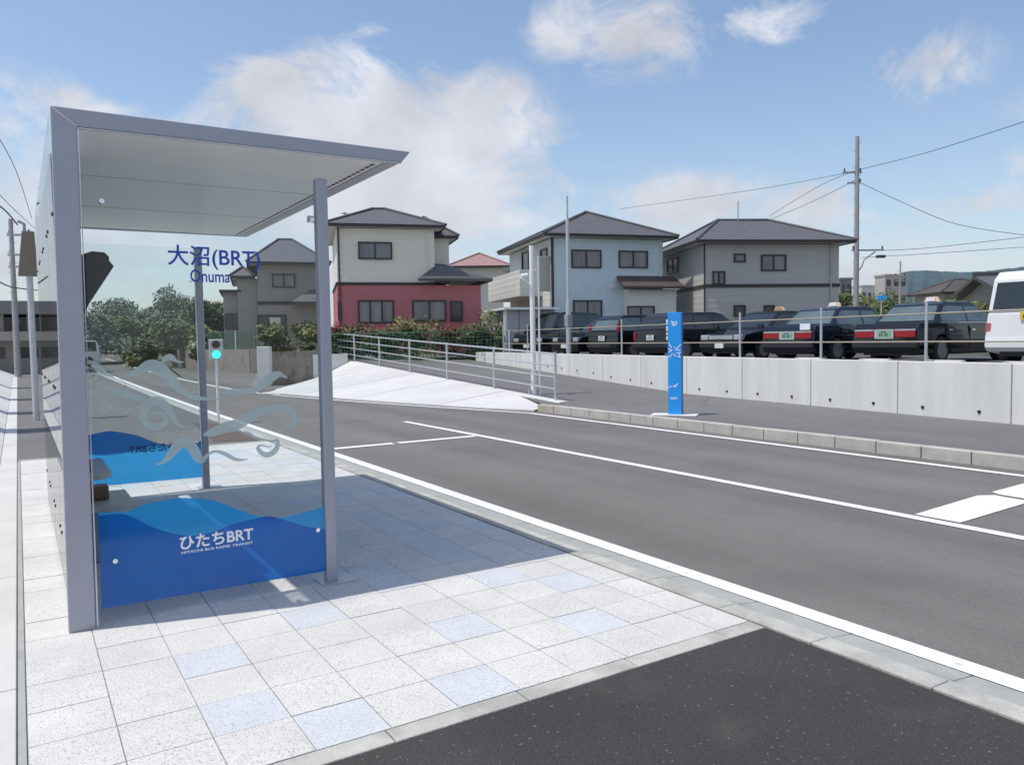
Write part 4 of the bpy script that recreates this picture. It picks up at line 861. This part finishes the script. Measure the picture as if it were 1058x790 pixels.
def tree(px, D, ztop, wdt, label, seed, mats=(LEAF1, LEAF2, LEAF3), zbase=.78, n=1800, size=.22, group=None, name='tree', cat='tree', trunk=True, low=.25):
    rng = random.Random(seed); P = at(px, 350, D); P.z = zbase; e = empty(name, P, 0, label, cat, group); h = ztop - zbase; cl = []
    k_ = 9 if wdt > 1.2 else 5
    for k in range(k_):
        a = rng.uniform(0, 6.28); r_ = wdt * .32 * rng.random() ** .5; z = h * rng.uniform(low + .1, .84); f_ = 1 - .45 * max(0, (z / h - .5)) * 2
        cl.append((math.cos(a) * r_ * 1.6 * f_, math.sin(a) * r_ * 1.2 * f_, z, wdt * rng.uniform(.2, .32) * f_, wdt * rng.uniform(.2, .32) * f_, h * rng.uniform(.12, .2), rng.randrange(len(mats))))
    cl.append((0, 0, h * .6, wdt * .34, wdt * .34, h * .3)); leaves(rng, cl, n, size, len(mats)).build('crown', list(mats), e, fix=False)
    if trunk:
        q = MB(); q.tube([(0, 0, -.05), (.03 * h, 0, h * .3), (0, .02 * h, h * .6)], .035 * h * .6, 8, .015 * h)
        for k in range(5): a = k * 1.3; q.tube([(0, 0, h * (.3 + .05 * k)), (math.cos(a) * wdt * .28, math.sin(a) * wdt * .28, h * (.5 + .06 * k))], .01 * h, 6, .004 * h)
        q.build('trunk', BARK, e)
    return e
G = 'trees seen through the shelter glass'
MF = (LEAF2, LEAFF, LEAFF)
for i, (px, D, yt, wd_, lb) in enumerate([
    (98, 70, 322, 8, 'dark green tree just right of the near steel post behind the glass'), (118, 76, 303, 7.5, 'taller pale green tree beneath the dark hanging board'),
    (140, 74, 316, 7, 'dark tree left of the bare pole in the tree row'), (160, 80, 312, 6.5, 'rounded dark tree left of the widest green tree'), (182, 72, 298, 6.5, 'wide green tree left of the far shelter post'),
    (200, 66, 300, 5.0, 'tree directly behind the far shelter post'), (222, 60, 306, 3.8, 'yellow green tree left of the brown grey house'), (82, 66, 322, 8, 'low dark tree partly behind the near steel post')]):
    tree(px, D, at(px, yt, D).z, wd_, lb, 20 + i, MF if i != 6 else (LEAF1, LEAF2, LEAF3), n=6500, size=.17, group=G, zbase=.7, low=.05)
for i, (px, D, yt, wd_, lb) in enumerate([(190, 52, 328, 3.4, 'yellow green bush below the wide green tree'), (172, 55, 333, 3.0, 'small mid green bush left of the yellow green bush'), (148, 52, 345, 2.2, 'low olive bush beside the distant road'), (215, 48, 338, 2.4, 'dark bush behind the green net left of the signal')]):
    tree(px, D, at(px, yt, D).z, wd_, lb, 50 + i, (LEAF1, LEAF3, LEAF2), n=900, size=.2, zbase=.7 if i != 2 else 0, group='bushes beyond the distant road', name='bush', cat='bush', low=-.05, trunk=False)
for i, (px, D, yt, wd_, lb) in enumerate([(282, 40, 331, 2.2, 'leaning olive bush before the brown grey house'), (318, 40, 326, 1.9, 'green shrub with pale top left of the near glass post'), (332, 39, 335, 1.5, 'narrow green shrub beside the near glass post')]):
    tree(px, D, at(px, yt, D).z, wd_, lb, 70 + i, (LEAF1, LEAF3, LEAF2), n=1000, size=.13, name='bush', cat='bush', low=-.05, trunk=False)
hg = 'hedge plants before the red house'
for i, (px, yt, wd_, ms, lb) in enumerate([
    (358, 333, 1.5, (LEAF1, LEAF4, LEAF1), 'red flowering shrub at the left corner of the red house'), (378, 331, 1.6, (LEAF1, LEAF4, LEAF2), 'red flecked shrub below the three sash window'), (398, 336, 1.6, (LEAF1, LEAF1, LEAF2), 'dark low shrub between the red shrub and tall dark bush'),
    (418, 334, 1.5, (LEAF1, LEAF2, LEAF4), 'dark shrub left of the round yellow green bush'), (441, 323, 2.3, (LEAF1, LEAF2, LEAF3), 'tall round yellow green bush before the red house window'), (462, 335, 1.4, (LEAF1, LEAF4, LEAF1), 'shrub with red leaves below the narrow window'),
    (482, 331, 1.7, (LEAF1, LEAF4, LEAF2), 'red leaved shrub at the right corner of the red house'), (500, 336, 1.4, (LEAF1, LEAF1, LEAF4), 'dark green shrub beside the yellow green garden tree'), (514, 314, 1.7, (LEAF1, LEAF3, LEAF2), 'yellow green garden tree between red house and grey shed'), (347, 338, 1.3, (LEAF1, LEAF2, LEAF1), 'dark shrub right beside the near glass post')]):
    tree(px, 33 if i != 8 else 34.5, at(px, yt, 33).z, wd_ * 1.25, lb, 90 + i, ms, n=1500, size=.085, group=hg, name='garden_shrub', cat='shrub', low=-.1, trunk=(i == 8))
for i, (px, D, yt, wd_, lb) in enumerate([(876, 90, 298, 3.2, 'small tree left of the tall utility pole'), (893, 85, 300, 3.2, 'yellow green tree just right of the tall utility pole'), (908, 95, 297, 4.0, 'dark rounded tree before the beige apartment block'), (925, 88, 301, 3.6, 'low green tree under the beige apartment block'), (941, 92, 304, 3.4, 'low tree right of the beige apartment block'), (1000, 66, 306, 3.2, 'green tree behind the nearest taxi')]):
    tree(px, D, at(px, yt, D).z, wd_ * 1.6, lb, 120 + i, (LEAF1, LEAF2, LEAF3), n=900, size=.3, group='trees beyond the taxi lot', low=.05)
for i, (px, dz) in enumerate([(595, 0), (635, 0), (643, 0)]):
    P = WP((0.28, 1.3, 1.5)[i]); tree(px, 10, 1.0, .3, ['yellow green weed on the wall top by the slim pole', 'yellow flowering weed on the wall top by a fence post', 'small weed on the wall top right of the flowering weed'][i], 150 + i, (LEAF3, LEAF3, LEAF2), n=160, size=.03, name='weed', cat='weed', trunk=False, low=0).location = (P.x + .2, P.y, .85)
    
# hill
q = MB(); pts = []; rng = random.Random(4)
prof = [(860, 300), (890, 296), (912, 294), (925, 284), (937, 280), (955, 279), (975, 280.5), (1000, 281), (1020, 280), (1045, 277), (1080, 273), (1150, 270), (1300, 285)]
n = 90; vs = []
for i in range(n + 1):
    px = 860 + 440 * i / n
    for (a, u), (c, v) in zip(prof, prof[1:]):
        if a <= px <= c: py = u + (v - u) * (px - a) / (c - a)
    py += rng.uniform(-.35, .35)
    T_ = at(px, py, 520); B_ = at(px, 325, 420); B_.z = .5; K_ = at(px, 300, 620); K_.z = .5
    M_ = B_.lerp(T_, .55); M_.z += rng.uniform(-1, 1) + 3
    vs += [B_, M_, T_, K_]
q.add(vs, [(4 * i + k, 4 * i + k + 1, 4 * i + k + 5, 4 * i + k + 4) for i in range(n) for k in range(3)])
struct('wooded_hill', q, HILL, fix=False)

# ------------------------------------------------------------------ cars
def arcs(cx_, r_, z0, n=9): return [(cx_ + r_ * math.cos(math.pi * k / n), z0 + r_ * math.sin(math.pi * k / n)) for k in range(n + 1)]
KIND = {
 'sedan': dict(L=4.66, W=.845, belt=.93, top=1.47, wr=.31, ax=(.98, 3.72),
    low=[(4.6, .24), (4.66, .36), (4.64, .6), (4.5, .76), (3.45, .93), (.85, .97), (.1, .95), (.02, .82), (0, .42), (.06, .24)],
    cab=[(.78, .955), (1.3, 1.4), (1.5, 1.455), (2.5, 1.47), (2.78, 1.42), (3.5, .92)], tw=.6, pill=(2.15,)),
 'van': dict(L=4.3, W=.845, belt=1.0, top=1.85, wr=.32, ax=(.75, 3.45),
    low=[(4.2, .24), (4.3, .4), (4.27, .75), (4.1, .9), (3.5, 1.02), (.03, 1.02), (0, .45), (.05, .24)],
    cab=[(.03, 1.022), (.2, 1.72), (.4, 1.84), (2.6, 1.86), (2.95, 1.78), (3.65, 1.0)], tw=.66, pill=(1.2, 2.2)),
 'wagon': dict(L=4.3, W=.845, belt=.92, top=1.52, wr=.31, ax=(.75, 3.4),
    low=[(4.2, .24), (4.3, .4), (4.27, .7), (4.1, .82), (3.4, .94), (.03, .94), (0, .45), (.05, .24)],
    cab=[(.03, .942), (.3, 1.38), (.5, 1.5), (2.3, 1.53), (2.6, 1.46), (3.4, .92)], tw=.62, pill=(1.2, 2.1)),
 'hiace': dict(L=4.7, W=.86, belt=1.08, top=1.99, wr=.33, ax=(.9, 3.5),
    low=[(4.55, .26), (4.7, .4), (4.68, .75), (4.5, .98), (4.2, 1.1), (.02, 1.1), (-.02, .62), (-.05, .42), (.02, .3)],
    cab=[(.02, 1.102), (.12, 1.8), (.3, 1.96), (3.2, 1.99), (3.5, 1.93), (4.3, 1.08)], tw=.74, pill=(1.4, 2.7)),
}
def make_car(kind, rear_or_front, heading, paint, label, name='parked_car', cat='car', group=None, taxi=False, front=False, lamp='h', plate=PLATEW, glass=CARG, sticker=False):
    K = KIND[kind]; Lh = K['L']; W_ = K['W']; tw = K['tw']; belt = K['belt']; top = K['top']
    e = empty(name, Vector((rear_or_front[0], rear_or_front[1], .8)), heading, label, cat, group)
    def hw(z):
        if z <= .5: return W_ - .03 * (.5 - z) / .3
        if z <= belt: return W_ - .035 * (z - .5) / (belt - .5)
        return W_ - .035 - (W_ - .035 - tw) * (z - belt) / (top - belt)
    OFF = 0 if not front else -Lh     # origin at the bumper that faces the camera
    def prism(outl, inset=0, mt_i=0, q=None):
        q = q or MB(); n = len(outl); tri = tessellate_polygon([[Vector((x, z, 0)) for x, z in outl]])
        vs = [(x + OFF, hw(z) - inset, z) for x, z in outl] + [(x + OFF, -hw(z) + inset, z) for x, z in outl]
        q.add(vs, [tuple(t) for t in tri] + [tuple(n + a for a in t[::-1]) for t in tri] + [(i, (i + 1) % n, n + (i + 1) % n, n + i) for i in range(n)]); return q
    a0, a1 = K['ax']; ra = K['wr'] + .06
    outl = K['low'] + [(a0 - ra, .24)] + arcs(a0, ra, .31)[::-1] + [(a0 + ra, .24), (a1 - ra, .24)] + arcs(a1, ra, .31)[::-1] + [(a1 + ra, .24)]
    prism(outl).build('body', paint, e, bevel=.025); prism(K['cab']).build('cabin', paint, e, bevel=.03)
    q = MB(); q.box(.1 + OFF, Lh - .1 + OFF, -W_ + .25, W_ - .25, .2, .4); q.build('underbody', DARK, e)
    cab = K['cab']
    # side glass
    def cabtop(x):
        for (a, u), (c, v) in zip(cab, cab[1:]):
            if a <= x <= c: return u + (v - u) * (x - a) / (c - a)
        return belt
    xs0 = cab[0][0] + .22; xs1 = cab[-1][0] - .16; cuts = [xs0] + list(K['pill']) + [xs1]
    for sgn in (1, -1):
        for k_ in range(len(cuts) - 1):
            xa_, xb_ = cuts[k_] + .04, cuts[k_ + 1] - .04; P = [(xa_, belt + .05)]
            for t in range(9):
                x = xa_ + (xb_ - xa_) * t / 8; z = min(cabtop(x) - .08, top - .12)
                if z > belt + .06: P.append((x, z))
            P.append((xb_, belt + .05)); q = MB(); q.poly([(x + OFF, sgn * (hw(z) + .004), z) for x, z in P], .012, Vector((0, -sgn, 0))); q.build('side_window', glass, e)
    def screen(p0, p1, nm, sx):
        (xa_, za), (xb_, zb) = p0, p1; f0, f1 = .1, .9; A = (xa_ + (xb_ - xa_) * f0, za + (zb - za) * f0); B_ = (xa_ + (xb_ - xa_) * f1, za + (zb - za) * f1)
        nx, nz_ = (zb - za), -(xb_ - xa_); l_ = math.hypot(nx, nz_); nx, nz_ = nx / l_ * sx * .007, nz_ / l_ * sx * .007
        if nz_ < 0 and nm != 'x': nx, nz_ = (-nx, -nz_) if (nx * sx < 0) else (nx, abs(nz_))
        q = MB(); i_ = .09; vs = [(A[0] + nx + OFF, hw(A[1]) - i_, A[1] + abs(nz_)), (A[0] + nx + OFF, -hw(A[1]) + i_, A[1] + abs(nz_)), (B_[0] + nx + OFF, -hw(B_[1]) + i_, B_[1] + abs(nz_)), (B_[0] + nx + OFF, hw(B_[1]) - i_, B_[1] + abs(nz_))]
        q.poly(vs, .01, Vector((-sx * 1.0, 0, 0))); q.build(nm, glass, e)
    screen(cab[0], cab[1], 'rear_window', -1); screen(cab[-1], cab[-2], 'windscreen', 1)
    # wheels
    for x in (a0, a1):
        for sgn in (1, -1):
            q = MB(); y0 = sgn * (W_ - .02); q.tube([(x + OFF, y0 - sgn * .18, .31), (x + OFF, y0, .31)], K['wr'], 20); wl = q.build('wheel', RUB, e, bevel=.02)
            q = MB(); q.tube([(x + OFF, y0 - sgn * .05, .31), (x + OFF, y0 + sgn * .006, .31)], K['wr'] * .66, 16); q.build('rim', RIM, wl)
    # door seams, handles
    for sgn in (1, -1):
        for x in list(K['pill']) + [K['pill'][0] - 1.0 if kind == 'sedan' else K['pill'][-1] + 1.0]:
            q = MB(); q.box(x - .006 + OFF, x + .006 + OFF, min(sgn * (W_ - .03), sgn * (W_ + .002)), max(sgn * (W_ - .03), sgn * (W_ + .002)), .35, belt - .06); q.build('door_seam', DARK, e)
            q = MB(); q.box(x + .06 + OFF, x + .22 + OFF, min(sgn * (W_ - .02), sgn * (W_ + .012)), max(sgn * (W_ - .02), sgn * (W_ + .012)), belt - .17, belt - .13); q.build('door_handle', CHROME, e)
        mx_ = 3.9 if taxi else cab[-1][0] - .25; mz = .93 if taxi else belt + .12
        q = MB(); q.box(mx_ - .04 + OFF, mx_ + .04 + OFF, min(sgn * (W_ - .08), sgn * (W_ + .1)), max(sgn * (W_ - .08), sgn * (W_ + .1)), mz, mz + .13); q.build('mirror', paint, e, bevel=.015)
    # ends
    zt0 = .62
    if kind == 'sedan':
        for sgn in (1, -1):
            ya, yb = sorted((sgn * .26, sgn * .76)); q = MB(); q.box(-.02 + OFF, .02 + OFF, ya, yb, zt0, zt0 + .15); q.build('tail_light', REDL, e, bevel=.008)
            q = MB(); q.box(-.022 + OFF, .02 + OFF, ya, yb, zt0 + .152, zt0 + .19); q.build('reflector', CLEARL, e)
        q = MB(); q.box(-.025 + OFF, -.005 + OFF, -.24, .24, zt0 - .03, zt0 + .19); q.build('plate_surround', CHROME, e)
        zb_ = zt0 - .0
    else:
        for sgn in (1, -1):
            ya, yb = sorted((sgn * (W_ - .12), sgn * (W_ - .01))); q = MB()
            z0, z1 = (.9, 1.2) if lamp == 'v' else (.62, .9)
            q.box(-.012 + OFF + (.06 if lamp == 'v' else 0), .06 + OFF + (.06 if lamp == 'v' else 0), ya, yb, z0, z1); q.build('tail_light', REDL if kind != 'hiace' else pm('tail_grey', (.4, .12, .12), .3), e, bevel=.01)
        zb_ = .62 if kind != 'hiace' else .95
    q = MB(); q.box(-.034 + OFF, -.026 + OFF, -.17, .17, zb_, zb_ + .165); pl = q.build('number_plate', plate, e)
    q = MB()
    for y_ in (-.1, -.05, .03, .08): q.box(-.037 + OFF, -.0345 + OFF, y_, y_ + .03, zb_ + .03, zb_ + .1)
    q.box(-.037 + OFF, -.0345 + OFF, -.07, .07, zb_ + .12, zb_ + .145); q.build('plate_marks', pm('plate_ink', (.04, .12, .07), .6) if plate is not PLATEY else DARK, pl)
    q = MB(); q.box(-.06 + OFF, .12 + OFF, -W_ + .02, W_ - .02, .36, .52); q.build('bumper', paint if kind != 'sedan' else CARGRY, e, bevel=.03)
    q = MB(); q.box(Lh - .12 + OFF, Lh + .05 + OFF, -W_ + .02, W_ - .02, .36, .52); q.build('bumper', paint if kind != 'sedan' else CARGRY, e, bevel=.03)
    if sticker:
        q = MB(); q.box(-.03 + OFF, -.0 + OFF, -.72, -.42, .84, 1.0); q.build('sticker', TXWHITE, e)
    # front
    fz = .6
    for sgn in (1, -1):
        ya, yb = sorted((sgn * .5, sgn * (W_ - .05))); q = MB(); q.box(Lh - .1 + OFF, Lh + .0 + OFF, ya, yb, fz, fz + .15); q.build('headlight', CLEARL, e, bevel=.02)
    q = MB(); q.box(Lh - .08 + OFF, Lh + .005 + OFF, -.46, .46, fz + .01, fz + .14); q.build('grille', CHROME if taxi else DARK, e, bevel=.01)
    q = MB(); q.box(Lh + .052 + OFF, Lh + .06 + OFF, -.17, .17, .36, .5); q.build('number_plate', plate, e)
    if taxi:
        xl = 2.0 + OFF; q = MB(); q.poly([(xl - .07, -.2, top), (xl - .07, .2, top), (xl - .04, .12, top + .13), (xl - .04, -.12, top + .13)], .12, Vector((1, 0, 0))); tl = q.build('roof_lamp', ORANGE, e, bevel=.02)
        q = MB(); q.box(xl - .085, xl - .05, -.12, .12, top + .025, top + .12); q.build('lamp_face', TXWHITE, tl)
    # a highlight strip of chrome along the belt
    for sgn in (1, -1):
        q = MB(); ya, yb = sorted((sgn * (hw(belt) - .01), sgn * (hw(belt) + .006))); q.box(cab[0][0] + .15 + OFF, cab[-1][0] - .1 + OFF, ya, yb, belt + .012, belt + .03); q.build('belt_trim', CHROME, e)
    return e
T = 'dark taxis parked behind the concrete wall'
make_car('sedan', (17.25, 10.9), 0, CARBLK, 'black taxi with wide red tail lamps left of the white van', 'taxi', 'taxi', T, taxi=True, plate=PLATEG, glass=CARGL)
make_car('sedan', (17.25, 13.65), 0, CARNAVY, 'dark taxi with a small white sticker on its boot and red tail lamps', 'taxi', 'taxi', T, taxi=True, plate=PLATEG, glass=CARGL, sticker=True)
make_car('sedan', (17.7, 16.4), math.pi, CARBLK, 'black taxi parked nose to the wall with bright headlamps right of the blue sign', 'taxi', 'taxi', T, taxi=True, front=True)
make_car('wagon', (17.4, 19.1), 0, CARGRY, 'dark minivan seen from behind just left of the blue sign', 'parked_car', 'car', lamp='h')
make_car('wagon', (17.4, 21.6), 0, CARBLK, 'dark wagon with upright red tail lamp left of the fence post', 'parked_car', 'car', lamp='v', glass=CARGL)
make_car('sedan', (17.6, 24.1), math.pi, CARBLK, 'black saloon almost hidden behind the slim grey pole', 'parked_car', 'car', front=True)
make_car('van', (18.0, 27.3), math.pi + .25, CARBLK, 'black minivan facing left before the grey shed', 'parked_car', 'car', front=True)
make_car('hiace', (17.3, 7.8), 0, CARWHT, 'white van with a yellow plate at the right picture edge', 'white_van', 'van', plate=PLATEY)
for k, (x, y, lb) in enumerate([(25.5, 18.6, 'black taxi in the back row with roof lamp above the left red tail lamp taxi'), (25.5, 22.0, 'black taxi in the back row, its white roof lamp right of the blue sign'), (25.5, 15.2, 'black taxi in the back row whose lamp shows left of the nearest taxi'), (25.5, 26.0, 'dark taxi in the back row behind the blue house canopy'), (25.5, 12.2, 'dark taxi in the back row between the nearest taxi and the white van')]):
    make_car('sedan', (x, y), 0, (CARBLK, CARNAVY)[k % 2], lb, 'taxi', 'taxi', 'taxis in the back row of the lot', taxi=True)
# low blocks at the wall foot used as wheel stops
for k, y in enumerate((5.9, 7.2, 8.6, 10.2)):
    e = MB().box(-.08, .08, -.3, .3, 0, .1).build('wheel_stop', CONC, loc=(xw(y) + .3, y, .95), bevel=.02)
    tag(e, ['pale block on the wall top under the white van', 'pale block on the wall top left of the white van', 'pale block on the wall top below the near taxi plate', 'pale block on the wall top left of the near taxi plate'][k], 'wheel stop', 'pale blocks along the wall top')
# white car far down the road, seen through the glass
c_ = make_car('hiace', (2.0, 61), rad(100), CARWHT, 'distant white van far down the road behind the shelter glass', 'white_van', 'van'); c_.location = tuple(at(98, 352, 62)[:2]) + (0.0,)
c_.rotation_euler.z = rad(200)
e = empty('concrete_block', on_z(133, 379, 0), rt_ang, 'white rough concrete lump beside the distant road edge', 'concrete block'); q = MB(); q.poly([(-.9, 0, 0), (.8, 0, 0), (1.0, 0, .5), (.9, 0, .95), (.2, 0, .75), (-.4, 0, .35)], .8, Vector((0, 1, 0))); q.build('lump', CONW, e, bevel=.08); e.scale = (.45, .45, .85)
# blue road sign far right
P = at(911, 308, 60); e = empty('road_sign', (P.x, P.y, .8), rt_ang, 'small distant blue direction sign before the green trees', 'road sign'); q = MB(); q.box(-.35, .35, -.03, .03, P.z - .8 - .15, P.z - .8 + .2); q.build('board', SIGNB, e, bevel=.01); q = MB(); q.tube([(0, .06, 0), (0, .06, P.z - .7)], .05, 8); q.build('pole', GALV, e)
P = at(930, 300, 70); upole(Vector((P.x, P.y, .78)), at(930, 272, 70).z - .8 + .2, 'thin distant pole with fittings before the wooded hill', [(at(930, 285, 70).z - .8, -.5, .5), (at(930, 290, 70).z - .8, -.4, .4)], rt_ang, .1)
P = at(175, 300, 66); upole(Vector((P.x, P.y, .5)), at(175, 292, 66).z - .5, 'thin distant pole sticking up from the tree row behind the glass', [(at(175, 297, 66).z - .5, -.3, .3)], rt_ang, .08)
